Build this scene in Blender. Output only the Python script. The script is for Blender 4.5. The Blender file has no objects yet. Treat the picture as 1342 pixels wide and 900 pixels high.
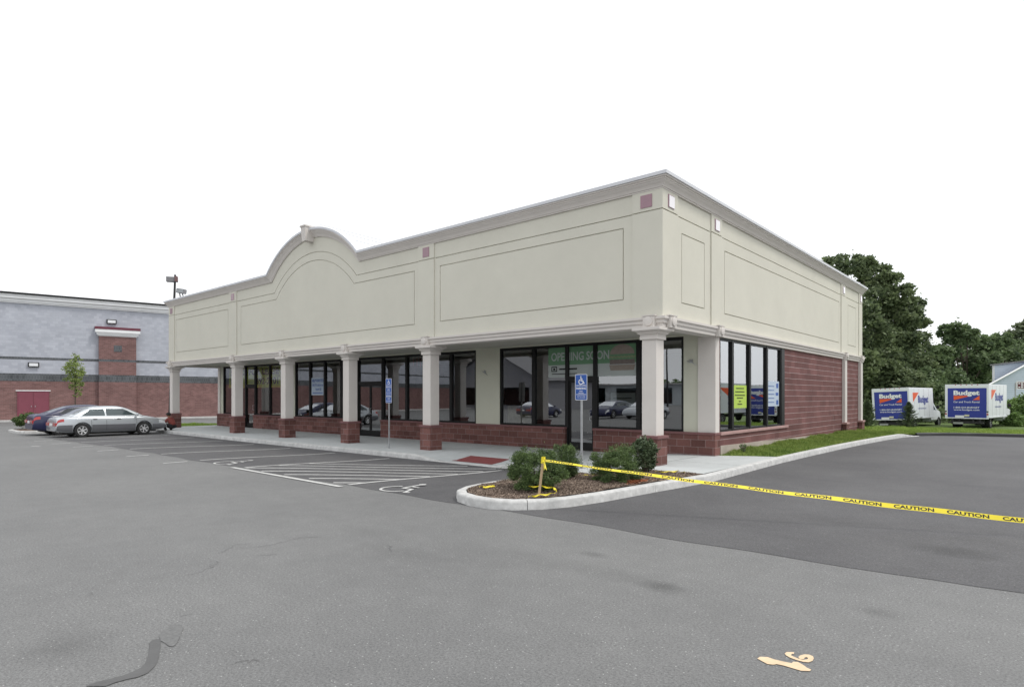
import bpy, bmesh, math, random
import numpy as np
from mathutils import Vector, Matrix
R = math.radians
rnd = random.Random(7)
rng = np.random.default_rng(11)
scene = bpy.context.scene
COL = scene.collection

# ------------------------------------------------------------------ camera frame (a level camera at eye height)
EYE = 1.75
F_PX, CX, HY = 810.0, 671.0, 519.0
YAW = 131.0853
CAM = (6.8067, -13.1038)
FW = (math.cos(R(YAW)), math.sin(R(YAW)))
RT = (math.sin(R(YAW)), -math.cos(R(YAW)))
def ray(x, y):
    u = (x - CX) / F_PX
    return FW[0] + RT[0]*u, FW[1] + RT[1]*u, -(y - HY) / F_PX
def dep(x, y, D):
    a = ray(x, y); return Vector((CAM[0]+D*a[0], CAM[1]+D*a[1], EYE+D*a[2]))
def xy(x, D):
    p = dep(x, HY, D); return p.x, p.y

# ------------------------------------------------------------------ helpers
def sm(a, b, x):
    t = (x-a)/(b-a); t = 0.0 if t < 0 else (1.0 if t > 1 else t)
    return t*t*(3-2*t)
def G(x, y):                                   # height of the paved ground
    a = -0.1*sm(-6.1, -1.5, y)*sm(-0.5, -4, x)
    l = sm(-16, -25, x)
    z = a*(1-l) - 0.08*l
    z -= 0.42*sm(20, 37, y)
    return z
def S(x, y):                                   # top of the sidewalk
    g = G(x, -1.4)
    dip = (1-sm(0.8, 2.1, abs(x+5.3)))*(1-sm(-1.0, 0.9, y))
    return g + 0.14 - 0.125*dip + 0.03*sm(-4, -1, x)*0
def tag(o, label=None, cat=None, group=None, kind=None):
    if label: o['label'] = label
    if cat: o['category'] = cat
    if group: o['group'] = group
    if kind: o['kind'] = kind
    return o
def empty(name, loc=(0, 0, 0), rz=0.0, label=None, cat=None, group=None):
    o = bpy.data.objects.new(name, None); COL.objects.link(o)
    o.location = loc; o.rotation_euler = (0, 0, rz)
    o.empty_display_size = 0.2
    return tag(o, label, cat, group)
def link_mesh(name, me, m, parent=None):
    if m is not None:
        me.materials.clear(); me.materials.append(m)
    o = bpy.data.objects.new(name, me); COL.objects.link(o)
    if parent is not None: o.parent = parent
    return o
def copy_tree(o, parent=None):
    c = o.copy(); COL.objects.link(c); c.parent = parent
    for ch in list(o.children): copy_tree(ch, c)
    return c

class MB:
    def __init__(s, xf=None): s.v = []; s.f = []; s.xf = xf
    def add(s, vs, fs):
        n = len(s.v)
        if s.xf: vs = [s.xf(*p) for p in vs]
        s.v += [tuple(p) for p in vs]; s.f += [tuple(i+n for i in f) for f in fs]
        return s
    def box(s, x0, x1, y0, y1, z0, z1):
        if x0 > x1: x0, x1 = x1, x0
        if y0 > y1: y0, y1 = y1, y0
        if z0 > z1: z0, z1 = z1, z0
        v = [(x0,y0,z0),(x1,y0,z0),(x1,y1,z0),(x0,y1,z0),(x0,y0,z1),(x1,y0,z1),(x1,y1,z1),(x0,y1,z1)]
        return s.add(v, [(0,3,2,1),(4,5,6,7),(0,1,5,4),(1,2,6,5),(2,3,7,6),(3,0,4,7)])
    def frustum(s, cx, cy, z0, z1, a0, a1, b0=None, b1=None):
        b0 = a0 if b0 is None else b0; b1 = a1 if b1 is None else b1
        v = [(cx-a0,cy-b0,z0),(cx+a0,cy-b0,z0),(cx+a0,cy+b0,z0),(cx-a0,cy+b0,z0),(cx-a1,cy-b1,z1),(cx+a1,cy-b1,z1),(cx+a1,cy+b1,z1),(cx-a1,cy+b1,z1)]
        return s.add(v, [(0,3,2,1),(4,5,6,7),(0,1,5,4),(1,2,6,5),(2,3,7,6),(3,0,4,7)])
    def quad(s, a, b, c, d): return s.add([a, b, c, d], [(0,1,2,3)])
    def rings(s, rs, close=True, cap=True):
        n = len(rs[0]); vs = [p for r_ in rs for p in r_]; fs = []
        for i in range(len(rs)-1):
            for j in range(n if close else n-1):
                k = (j+1) % n
                fs.append((i*n+j, i*n+k, (i+1)*n+k, (i+1)*n+j))
        if cap:
            fs.append(tuple(range(n-1, -1, -1))); fs.append(tuple((len(rs)-1)*n+j for j in range(n)))
        return s.add(vs, fs)
    def tube(s, pts, rad, n=8, cap=True):
        pts = [Vector(p) for p in pts]
        if not hasattr(rad, '__len__'): rad = [rad]*len(pts)
        rs = []
        for i, p in enumerate(pts):
            t = (pts[min(i+1, len(pts)-1)] - pts[max(i-1, 0)]).normalized()
            u = t.cross(Vector((0, 0, 1)))
            if u.length < 1e-3: u = Vector((1, 0, 0))
            u.normalize(); w = t.cross(u)
            rs.append([tuple(p + (u*math.cos(2*math.pi*k/n) + w*math.sin(2*math.pi*k/n))*rad[i]) for k in range(n)])
        return s.rings(rs, True, cap)
    def disc_prism(s, c, axis, r, t, n=24):
        c = Vector(c); a = Vector(axis).normalized()
        return s.tube([c - a*t/2, c + a*t/2], r, n)
    def ball(s, c, rx, ry, rz, n=12, m=8):
        rs = []
        for i in range(m+1):
            th = math.pi*(i+0.001)/(m+0.002)
            rs.append([(c[0]+rx*math.sin(th)*math.cos(2*math.pi*j/n), c[1]+ry*math.sin(th)*math.sin(2*math.pi*j/n), c[2]+rz*math.cos(th)) for j in range(n)])
        return s.rings(rs)
    def ribbon(s, pts, w, z=0.0, closed=False, plane='xy'):
        """flat stroke through 2D pts"""
        P = [Vector(p) for p in pts]; n = len(P); L = []; Rr = []
        for i in range(n):
            if closed: a, b = P[i-1], P[(i+1) % n]
            else: a, b = P[max(i-1, 0)], P[min(i+1, n-1)]
            d1 = (P[i]-a); d2 = (b-P[i])
            if d1.length < 1e-9: d1 = d2
            if d2.length < 1e-9: d2 = d1
            n1 = Vector((-d1.y, d1.x)).normalized(); n2 = Vector((-d2.y, d2.x)).normalized()
            m = (n1+n2)/max(0.3, 1+n1.dot(n2))
            L.append(P[i]+m*w/2); Rr.append(P[i]-m*w/2)
        vs = [(p.x, p.y, z) for p in L]+[(p.x, p.y, z) for p in Rr]; fs = []
        for i in range(n if closed else n-1):
            j = (i+1) % n; fs.append((i, n+i, n+j, j))
        return s.add(vs, fs)
    def mesh(s, name):
        me = bpy.data.meshes.new(name); me.from_pydata(s.v, [], s.f); me.update()
        return me
    def build(s, name, m, parent=None, smooth=False, fix=False, bevel=0):
        me = s.mesh(name)
        if fix or bevel:
            bm = bmesh.new(); bm.from_mesh(me)
            if fix:
                bmesh.ops.remove_doubles(bm, verts=bm.verts, dist=1e-4)
                bmesh.ops.recalc_face_normals(bm, faces=bm.faces)
            if bevel:
                ed = [e for e in bm.edges if len(e.link_faces) == 2 and e.calc_face_angle(0) > 0.6]
                bmesh.ops.bevel(bm, geom=ed, offset=bevel, segments=2, affect='EDGES', profile=0.5)
            bm.to_mesh(me); bm.free()
        if smooth:
            me.polygons.foreach_set('use_smooth', [True]*len(me.polygons))
            if smooth != True:
                me.set_sharp_from_angle(angle=R(smooth))
        return link_mesh(name, me, m, parent)

def np_mesh(name, verts, nper, m, parent=None):
    """many separate faces of nper corners, verts (N*nper,3)"""
    me = bpy.data.meshes.new(name); nv = len(verts); nf = nv//nper
    me.vertices.add(nv); me.vertices.foreach_set('co', verts.astype(np.float32).ravel())
    me.loops.add(nv); me.loops.foreach_set('vertex_index', np.arange(nv, dtype=np.int32))
    me.polygons.add(nf)
    me.polygons.foreach_set('loop_start', (np.arange(nf)*nper).astype(np.int32))
    me.update(calc_edges=True)
    return link_mesh(name, me, m, parent)

def drape(name, poly, off, m, step=1.0, hf=G, parent=None):
    bm = bmesh.new()
    f = bm.faces.new([bm.verts.new((p[0], p[1], 0)) for p in poly])
    xs = [p[0] for p in poly]; ys = [p[1] for p in poly]
    for ax, lo, hi in ((0, min(xs), max(xs)), (1, min(ys), max(ys))):
        k = math.floor(lo/step)+1
        while k*step < hi:
            co = [0, 0, 0]; co[ax] = k*step; no = [0, 0, 0]; no[ax] = 1
            bmesh.ops.bisect_plane(bm, geom=bm.verts[:]+bm.edges[:]+bm.faces[:], plane_co=co, plane_no=no)
            k += 1
    bmesh.ops.triangulate(bm, faces=bm.faces)
    for v in bm.verts: v.co.z = hf(v.co.x, v.co.y)+off
    bmesh.ops.recalc_face_normals(bm, faces=bm.faces)
    for f in bm.faces:
        if f.normal.z < 0: f.normal_flip()
        f.smooth = True
    me = bpy.data.meshes.new(name); bm.to_mesh(me); bm.free()
    return link_mesh(name, me, m, parent)

# ------------------------------------------------------------------ materials
MATS = {}
class NT:
    def __init__(s, m): s.t = m.node_tree; s.n = s.t.nodes; s.l = s.t.links
    def node(s, typ, **kw):
        n = s.n.new(typ)
        for k, v in kw.items(): setattr(n, k, v)
        return n
    def link(s, a, b): s.l.new(a, b)
def base_mat(name, color, rough=0.6, metal=0.0, spec=0.5, coat=0.0):
    m = bpy.data.materials.new(name); m.use_nodes = True; MATS[name] = m
    b = m.node_tree.nodes['Principled BSDF']
    b.inputs['Base Color'].default_value = (*color, 1); b.inputs['Roughness'].default_value = rough
    b.inputs['Metallic'].default_value = metal; b.inputs['Specular IOR Level'].default_value = spec
    b.inputs['Coat Weight'].default_value = coat
    return m, b, NT(m)
def mat(name, color, rough=0.6, metal=0.0, var=0.0, scale=3.0, bump=0.0, bscale=40.0, spec=0.5, coat=0.0, var2=0.0, scale2=0.4, stretch=None):
    """plain surface with noise variation of its colour and a fine bump"""
    m, b, t = base_mat(name, color, rough, metal, spec, coat)
    tc = t.node('ShaderNodeTexCoord'); vec = tc.outputs['Object']
    if stretch:
        mp = t.node('ShaderNodeMapping'); mp.inputs['Scale'].default_value = stretch
        t.link(vec, mp.inputs['Vector']); vec = mp.outputs['Vector']
    last = None
    for v_, sc in ((var, scale), (var2, scale2)):
        if v_ <= 0: continue
        n = t.node('ShaderNodeTexNoise'); n.inputs['Scale'].default_value = sc; n.inputs['Detail'].default_value = 6
        n.inputs['Roughness'].default_value = 0.65
        t.link(vec, n.inputs['Vector'])
        mr = t.node('ShaderNodeMapRange'); mr.inputs['From Min'].default_value = 0.3; mr.inputs['From Max'].default_value = 0.7
        mr.inputs['To Min'].default_value = 1-v_; mr.inputs['To Max'].default_value = 1+v_
        t.link(n.outputs['Fac'], mr.inputs['Value'])
        if last is None: last = mr.outputs['Result']
        else:
            mu = t.node('ShaderNodeMath', operation='MULTIPLY'); t.link(last, mu.inputs[0]); t.link(mr.outputs['Result'], mu.inputs[1]); last = mu.outputs[0]
    if last is not None:
        vm = t.node('ShaderNodeVectorMath', operation='SCALE'); vm.inputs[0].default_value = color
        t.link(last, vm.inputs['Scale']); t.link(vm.outputs[0], b.inputs['Base Color'])
    if bump > 0:
        n = t.node('ShaderNodeTexNoise'); n.inputs['Scale'].default_value = bscale; n.inputs['Detail'].default_value = 4
        t.link(vec, n.inputs['Vector'])
        bp = t.node('ShaderNodeBump'); bp.inputs['Strength'].default_value = bump; bp.inputs['Distance'].default_value = 0.01
        t.link(n.outputs['Fac'], bp.inputs['Height']); t.link(bp.outputs[0], b.inputs['Normal'])
    return m

def asphalt(name, c0, c1, spots=(), fleck=0.5, flecks=(0.5, 0.5, 0.48)):
    m, b, t = base_mat(name, c0, 0.75, spec=0.45)
    tc = t.node('ShaderNodeTexCoord'); o = tc.outputs['Object']
    def noise(sc, det=5, ro=0.6):
        n = t.node('ShaderNodeTexNoise'); n.inputs['Scale'].default_value = sc; n.inputs['Detail'].default_value = det; n.inputs['Roughness'].default_value = ro
        t.link(o, n.inputs['Vector']); return n.outputs['Fac']
    def rng_(v, a, b_, c, d):
        r_ = t.node('ShaderNodeMapRange'); r_.inputs['From Min'].default_value = a; r_.inputs['From Max'].default_value = b_
        r_.inputs['To Min'].default_value = c; r_.inputs['To Max'].default_value = d; t.link(v, r_.inputs['Value']); return r_.outputs[0]
    def math_(op, a, b_):
        n = t.node('ShaderNodeMath', operation=op)
        for i, v in enumerate((a, b_)):
            if isinstance(v, (int, float)): n.inputs[i].default_value = v
            else: t.link(v, n.inputs[i])
        return n.outputs[0]
    big = rng_(noise(0.35, 6, 0.6), 0.3, 0.7, 0, 1)
    mix = t.node('ShaderNodeMix', data_type='RGBA'); mix.inputs['A'].default_value = (*c0, 1); mix.inputs['B'].default_value = (*c1, 1)
    t.link(big, mix.inputs['Factor'])
    k = rng_(noise(3.0, 4, 0.7), 0.3, 0.7, 0.93, 1.07)
    k = math_('MULTIPLY', k, rng_(noise(55, 3, 0.8), 0.32, 0.68, 0.60, 1.40))
    k = math_('MULTIPLY', k, rng_(noise(130, 2, 0.7), 0.3, 0.7, 0.82, 1.18))
    for (sx, sy, rx, ry, amt) in spots:                # worn oily patches with a place of their own on the pavement
        mp = t.node('ShaderNodeMapping'); mp.vector_type = 'POINT'
        mp.inputs['Scale'].default_value = (1/rx, 1/ry, 0); mp.inputs['Location'].default_value = (-sx/rx, -sy/ry, 0)
        nn = t.node('ShaderNodeTexNoise'); nn.inputs['Scale'].default_value = 5; t.link(o, nn.inputs['Vector'])
        add = t.node('ShaderNodeVectorMath', operation='MULTIPLY_ADD'); t.link(nn.outputs['Color'], add.inputs[0]); add.inputs[1].default_value = (0.9, 0.9, 0); 
        t.link(o, mp.inputs['Vector']); t.link(mp.outputs[0], add.inputs[2])
        ln = t.node('ShaderNodeVectorMath', operation='DISTANCE'); t.link(add.outputs[0], ln.inputs[0]); ln.inputs[1].default_value = (0.45, 0.45, 0)
        g = rng_(ln.outputs['Value'], 0.2, 1.1, 1-amt, 1.0)
        k = math_('MULTIPLY', k, g)
    sc = t.node('ShaderNodeVectorMath', operation='SCALE'); t.link(mix.outputs['Result'], sc.inputs[0]); t.link(k, sc.inputs['Scale'])
    vo = t.node('ShaderNodeTexVoronoi'); vo.inputs['Scale'].default_value = 38; t.link(o, vo.inputs['Vector'])
    seprc = t.node('ShaderNodeSeparateColor'); t.link(vo.outputs['Color'], seprc.inputs[0])
    pick = math_('GREATER_THAN', seprc.outputs[0], 0.86)
    near = math_('LESS_THAN', vo.outputs['Distance'], 0.2)
    fl = math_('MULTIPLY', math_('MULTIPLY', pick, near), fleck)
    m2 = t.node('ShaderNodeMix', data_type='RGBA'); t.link(fl, m2.inputs['Factor']); t.link(sc.outputs[0], m2.inputs['A']); m2.inputs['B'].default_value = (*flecks, 1)
    pick2 = math_('LESS_THAN', seprc.outputs[1], 0.13)
    fl2 = math_('MULTIPLY', math_('MULTIPLY', pick2, near), 0.55)
    m3 = t.node('ShaderNodeMix', data_type='RGBA'); t.link(fl2, m3.inputs['Factor']); t.link(m2.outputs['Result'], m3.inputs['A']); m3.inputs['B'].default_value = (0.03, 0.03, 0.03, 1)
    t.link(m3.outputs['Result'], b.inputs['Base Color'])
    bp = t.node('ShaderNodeBump'); bp.inputs['Strength'].default_value = 0.5; bp.inputs['Distance'].default_value = 0.006
    t.link(noise(90, 3, 0.8), bp.inputs['Height']); t.link(bp.outputs[0], b.inputs['Normal'])
    return m

def brick(name, c1, c2, mortar, bw=0.4, bh=0.2, ms=0.012, offset=0.5, var=0.2, bump=0.6, zoff=0.0, bvar=0.13):
    """block wall on any upright face: runs along x+y, rows along z"""
    m, b, t = base_mat(name, c1, 0.85, spec=0.25)
    tc = t.node('ShaderNodeTexCoord'); sp = t.node('ShaderNodeSeparateXYZ'); t.link(tc.outputs['Object'], sp.inputs[0])
    ad = t.node('ShaderNodeMath', operation='ADD'); t.link(sp.outputs[0], ad.inputs[0]); t.link(sp.outputs[1], ad.inputs[1])
    az = t.node('ShaderNodeMath', operation='ADD'); t.link(sp.outputs[2], az.inputs[0]); az.inputs[1].default_value = zoff
    cb = t.node('ShaderNodeCombineXYZ'); t.link(ad.outputs[0], cb.inputs[0]); t.link(az.outputs[0], cb.inputs[1])
    br = t.node('ShaderNodeTexBrick'); t.link(cb.outputs[0], br.inputs['Vector'])
    br.offset = offset
    br.inputs['Color1'].default_value = (*c1, 1); br.inputs['Color2'].default_value = (*c2, 1); br.inputs['Mortar'].default_value = (*mortar, 1)
    br.inputs['Scale'].default_value = 1; br.inputs['Mortar Size'].default_value = ms; br.inputs['Mortar Smooth'].default_value = 0.1
    br.inputs['Brick Width'].default_value = bw; br.inputs['Row Height'].default_value = bh; br.inputs['Bias'].default_value = 0.0
    n = t.node('ShaderNodeTexNoise'); n.inputs['Scale'].default_value = 18; n.inputs['Detail'].default_value = 8; n.inputs['Roughness'].default_value = 0.75
    t.link(tc.outputs['Object'], n.inputs['Vector'])
    n2 = t.node('ShaderNodeTexNoise'); n2.inputs['Scale'].default_value = 0.9; n2.inputs['Detail'].default_value = 5; t.link(tc.outputs['Object'], n2.inputs['Vector'])
    a = t.node('ShaderNodeMath', operation='ADD'); t.link(n.outputs['Fac'], a.inputs[0]); t.link(n2.outputs['Fac'], a.inputs[1])
    mr = t.node('ShaderNodeMapRange'); mr.inputs['From Min'].default_value = 0.7; mr.inputs['From Max'].default_value = 1.3
    mr.inputs['To Min'].default_value = 1-var; mr.inputs['To Max'].default_value = 1+var; t.link(a.outputs[0], mr.inputs['Value'])
    vm = t.node('ShaderNodeVectorMath', operation='SCALE'); t.link(br.outputs['Color'], vm.inputs[0]); t.link(mr.outputs[0], vm.inputs['Scale'])
    b2 = t.node('ShaderNodeTexBrick'); t.link(cb.outputs[0], b2.inputs['Vector']); b2.inputs['Color1'].default_value = (1-bvar, 1-bvar, 1-bvar, 1); b2.inputs['Color2'].default_value = (1+bvar, 1+bvar, 1+bvar, 1)
    b2.inputs['Scale'].default_value = 1; b2.inputs['Mortar Size'].default_value = 0; b2.inputs['Brick Width'].default_value = min(bw, .42); b2.inputs['Row Height'].default_value = bh; b2.inputs['Mortar'].default_value = (1, 1, 1, 1)
    v2 = t.node('ShaderNodeVectorMath', operation='MULTIPLY'); t.link(vm.outputs[0], v2.inputs[0]); t.link(b2.outputs['Color'], v2.inputs[1])
    t.link(v2.outputs[0], b.inputs['Base Color'])
    sb = t.node('ShaderNodeMath', operation='MULTIPLY_ADD'); t.link(br.outputs['Fac'], sb.inputs[0]); sb.inputs[1].default_value = -1.0; t.link(n.outputs['Fac'], sb.inputs[2])
    bp = t.node('ShaderNodeBump'); bp.inputs['Strength'].default_value = bump; bp.inputs['Distance'].default_value = 0.01
    t.link(sb.outputs[0], bp.inputs['Height']); t.link(bp.outputs[0], b.inputs['Normal'])
    return m

def leafmat(name, ca, cb_, scale=0.5, rough=0.55, trans=0.25):
    m, b, t = base_mat(name, ca, rough, spec=0.35)
    tc = t.node('ShaderNodeTexCoord')
    n = t.node('ShaderNodeTexNoise'); n.inputs['Scale'].default_value = scale; n.inputs['Detail'].default_value = 3; t.link(tc.outputs['Object'], n.inputs['Vector'])
    g = t.node('ShaderNodeNewGeometry')
    ad = t.node('ShaderNodeMath', operation='MULTIPLY_ADD'); t.link(g.outputs['Random Per Island'], ad.inputs[0]); ad.inputs[1].default_value = 0.5; t.link(n.outputs['Fac'], ad.inputs[2])
    mr = t.node('ShaderNodeMapRange'); mr.inputs['From Min'].default_value = 0.4; mr.inputs['From Max'].default_value = 1.05; t.link(ad.outputs[0], mr.inputs['Value'])
    mx = t.node('ShaderNodeMix', data_type='RGBA'); mx.inputs['A'].default_value = (*ca, 1); mx.inputs['B'].default_value = (*cb_, 1)
    t.link(mr.outputs[0], mx.inputs['Factor']); t.link(mx.outputs['Result'], b.inputs['Base Color'])
    if trans > 0:
        out = t.n['Material Output']; tr = t.node('ShaderNodeBsdfTranslucent'); t.link(mx.outputs['Result'], tr.inputs['Color'])
        ms = t.node('ShaderNodeMixShader'); ms.inputs[0].default_value = trans
        t.link(b.outputs[0], ms.inputs[1]); t.link(tr.outputs[0], ms.inputs[2]); t.link(ms.outputs[0], out.inputs['Surface'])
    return m

def glassmat(name, tint=(0.30, 0.33, 0.33), ior=1.9, rough=0.0, wav=0.0):
    m = bpy.data.materials.new(name); m.use_nodes = True; MATS[name] = m
    t = NT(m); t.n.remove(t.n['Principled BSDF']); out = t.n['Material Output']
    gl = t.node('ShaderNodeBsdfGlossy'); gl.inputs['Roughness'].default_value = rough; gl.inputs['Color'].default_value = (0.93, 0.95, 0.97, 1)
    tr = t.node('ShaderNodeBsdfTransparent'); tr.inputs['Color'].default_value = (*tint, 1)
    fr = t.node('ShaderNodeFresnel'); fr.inputs['IOR'].default_value = ior
    if wav:
        tc = t.node('ShaderNodeTexCoord'); n = t.node('ShaderNodeTexNoise'); n.inputs['Scale'].default_value = 0.7; n.inputs['Detail'].default_value = 1
        t.link(tc.outputs['Object'], n.inputs['Vector'])
        bp = t.node('ShaderNodeBump'); bp.inputs['Strength'].default_value = 1.0; bp.inputs['Distance'].default_value = wav
        t.link(n.outputs['Fac'], bp.inputs['Height']); t.link(bp.outputs[0], gl.inputs['Normal'])
    ms = t.node('ShaderNodeMixShader'); t.link(fr.outputs[0], ms.inputs[0]); t.link(tr.outputs[0], ms.inputs[1]); t.link(gl.outputs[0], ms.inputs[2])
    t.link(ms.outputs[0], out.inputs['Surface'])
    return m

M_light = asphalt('old_asphalt', (0.140, 0.141, 0.141), (0.170, 0.171, 0.169),
    spots=((1.3, -8.75, 0.75, 0.30, 0.16), (0.2, -8.3, 0.9, 0.25, 0.08), (1.95, -8.2, 0.9, 0.5, 0.08), (4.1, -7.9, 0.25, 0.16, 0.3), (3.0, -7.35, 0.22, 0.12, 0.25), (5.75, -7.4, 0.2, 0.14, 0.22), (1.6, -11.9, 0.3, 0.3, 0.2), (3.4, -7.9, 1.6, 0.25, 0.1)), fleck=0.45, flecks=(0.62, 0.62, 0.6))
M_dark = asphalt('new_asphalt', (0.066, 0.065, 0.069), (0.102, 0.101, 0.104),
    spots=((6.0, -4.6, 0.5, 0.35, 0.35), (4.5, -3.6, 0.8, 0.4, 0.12)), fleck=0.3)
M_conc = mat('sidewalk_concrete', (0.46, 0.48, 0.48), 0.85, var=0.07, scale=2.5, bump=0.15, bscale=60, var2=0.06, scale2=0.5)
M_kerb = mat('kerb_concrete', (0.50, 0.50, 0.49), 0.85, var=0.2, scale=7, bump=0.25, bscale=40, var2=0.1, scale2=1.2)
M_paint = mat('road_paint', (0.52, 0.52, 0.51), 0.7, var=0.2, scale=9, bump=0.1)
M_tan = mat('survey_paint', (0.66, 0.50, 0.33), 0.7, var=0.12, scale=12)
M_tar = mat('tar_seal', (0.095, 0.095, 0.095), 0.7, var=0.12, scale=8, bump=0.3)
M_redpad = mat('red_warning_pad', (0.20, 0.045, 0.045), 0.8, var=0.1, scale=8, bump=0.3, bscale=60)
M_stucco = mat('beige_stucco', (0.63, 0.615, 0.535), 0.9, var=0.018, scale=1.6, bump=0.25, bscale=80, var2=0.035, scale2=0.45, spec=0.2)
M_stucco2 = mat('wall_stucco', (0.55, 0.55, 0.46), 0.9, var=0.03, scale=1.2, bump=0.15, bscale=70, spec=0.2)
M_trim = mat('trim_stucco', (0.64, 0.605, 0.57), 0.85, var=0.035, scale=1.5, bump=0.08, bscale=60, spec=0.2)
M_coping = mat('coping_metal', (0.64, 0.65, 0.68), 0.55, metal=0.0, var=0.04, scale=0.8, spec=0.3)
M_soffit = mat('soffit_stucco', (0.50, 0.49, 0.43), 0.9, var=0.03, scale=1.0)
M_block = brick('maroon_block', (0.130, 0.060, 0.052), (0.175, 0.082, 0.072), (0.25, 0.18, 0.17), bw=0.42, bh=0.2, ms=0.007, zoff=0.04, var=0.22)
M_sideblock = brick('maroon_split_block', (0.150, 0.070, 0.066), (0.178, 0.084, 0.080), (0.40, 0.32, 0.31), bw=30.0, bh=0.2, ms=0.008, zoff=0.04, var=0.28)
M_blockcap = mat('maroon_cap', (0.18, 0.085, 0.084), 0.85, var=0.12, scale=10, bump=0.3, bscale=50)
M_sillcap = mat('pink_sill', (0.40, 0.25, 0.235), 0.8, var=0.1, scale=5, bump=0.2)
M_found = mat('foundation_concrete', (0.40, 0.35, 0.30), 0.9, var=0.15, scale=2.5, bump=0.3, bscale=25, var2=0.1, scale2=0.6)
M_frame = mat('dark_window_frame', (0.010, 0.010, 0.010), 0.45, metal=0.0, var=0.1, scale=3, spec=0.25)
M_glass = glassmat('storefront_glass', tint=(.90, .93, .91), ior=3.2, wav=0.0015)
M_glass_side = glassmat('side_storefront_glass', tint=(.90, .93, .91), ior=7.5, wav=0.001)
M_tile = mat('mauve_tile', (0.25, 0.11, 0.15), 0.3, var=0.08, scale=8, spec=0.9, coat=0.5)
M_tileglare = mat('sky_glare_tile', (0.80, 0.77, 0.80), 0.2, var=0.03, coat=0.8)  # sky glare as a colour, for the mauve tiles on the side
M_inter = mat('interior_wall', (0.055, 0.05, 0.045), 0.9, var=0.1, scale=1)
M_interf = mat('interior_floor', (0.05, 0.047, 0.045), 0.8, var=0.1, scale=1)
M_steel = mat('galvanised_steel', (0.42, 0.43, 0.44), 0.45, metal=0.7, var=0.12, scale=10)
M_signblue = mat('sign_blue', (0.02, 0.09, 0.36), 0.4, var=0.05, scale=10)
M_white = mat('white_paint', (0.78, 0.79, 0.80), 0.4, var=0.03, scale=2)
M_black = mat('black_paint', (0.015, 0.015, 0.015), 0.5, var=0.1, scale=5)
M_rubber = mat('tyre_rubber', (0.02, 0.02, 0.021), 0.85, var=0.15, scale=8)
M_tape = mat('caution_yellow', (0.80, 0.66, 0.03), 0.45, var=0.06, scale=4, spec=0.5)
M_wood = mat('stake_wood', (0.45, 0.33, 0.20), 0.8, var=0.2, scale=6, stretch=(6, 6, 0.8), bump=0.2)
M_soil = mat('mulch_soil', (0.10, 0.065, 0.048), 0.95, var=0.4, scale=30, bump=1.0, bscale=60)
M_bark = mat('tree_bark', (0.09, 0.07, 0.055), 0.9, var=0.3, scale=6, bump=0.5, bscale=15)
M_chrome = mat('chrome', (0.75, 0.76, 0.78), 0.15, metal=1.0, var=0.02)
M_grassbase = mat('lawn_soil', (0.09, 0.14, 0.03), 0.95, var=0.3, scale=4, bump=0.6, bscale=30)
M_roof = mat('roof_membrane', (0.35, 0.35, 0.35), 0.9, var=0.08, scale=1)
M_leaf_big = leafmat('oak_foliage', (0.062, 0.092, 0.05), (0.22, 0.275, 0.13), 0.35, trans=.35)
M_leaf_mid = leafmat('maple_foliage', (0.062, 0.098, 0.05), (0.21, 0.285, 0.13), 0.4, trans=.35)
M_leaf_far = leafmat('locust_foliage', (0.075, 0.10, 0.06), (0.20, 0.24, 0.13), 0.4)
M_leaf_yew = leafmat('yew_needles', (0.026, 0.052, 0.020), (0.15, 0.22, 0.07), 5.0, trans=0.1)
M_leaf_rho = leafmat('laurel_leaves', (0.030, 0.055, 0.025), (0.13, 0.17, 0.09), 6.0, rough=0.4, trans=0.1)
M_leaf_con = leafmat('spruce_needles', (0.028, 0.05, 0.022), (0.10, 0.14, 0.055), 3.0)
M_leaf_yng = leafmat('young_tree_leaves', (0.14, 0.19, 0.06), (0.32, 0.40, 0.12), 1.5, trans=0.35)
M_leaf_shr = leafmat('shrub_leaves', (0.075, 0.13, 0.04), (0.22, 0.33, 0.10), 1.2)
M_grass = leafmat('grass_blades', (0.10, 0.19, 0.03), (0.36, 0.44, 0.12), 1.5, trans=0.3)
M_grass2 = leafmat('rough_grass_blades', (0.14, 0.23, 0.04), (0.36, 0.47, 0.11), 0.8, trans=0.3)

# ------------------------------------------------------------------ text and symbols
def text_mesh(txt, height, width=None, bold=0.0, align='CENTER', shear=0.0):
    cu = bpy.data.curves.new('t', 'FONT'); cu.body = txt; cu.size = 1.0; cu.offset = bold; cu.resolution_u = 3; cu.shear = shear
    o = bpy.data.objects.new('t', cu); COL.objects.link(o)
    dg = bpy.context.evaluated_depsgraph_get(); dg.update()
    me = bpy.data.meshes.new_from_object(o.evaluated_get(dg))
    bpy.data.objects.remove(o); bpy.data.curves.remove(cu)
    co = np.array([v.co[:] for v in me.vertices]) if len(me.vertices) else np.zeros((1, 3))
    fs = [tuple(p.vertices) for p in me.polygons]
    bpy.data.meshes.remove(me)
    lo, hi = co.min(0), co.max(0)
    co[:, 0] -= (lo[0]+hi[0])/2; co[:, 1] -= 0 if True else lo[1]
    capscale = height/0.70
    co *= capscale
    w = (hi[0]-lo[0])*capscale
    if width: co[:, 0] *= width/w
    return co, fs
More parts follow.
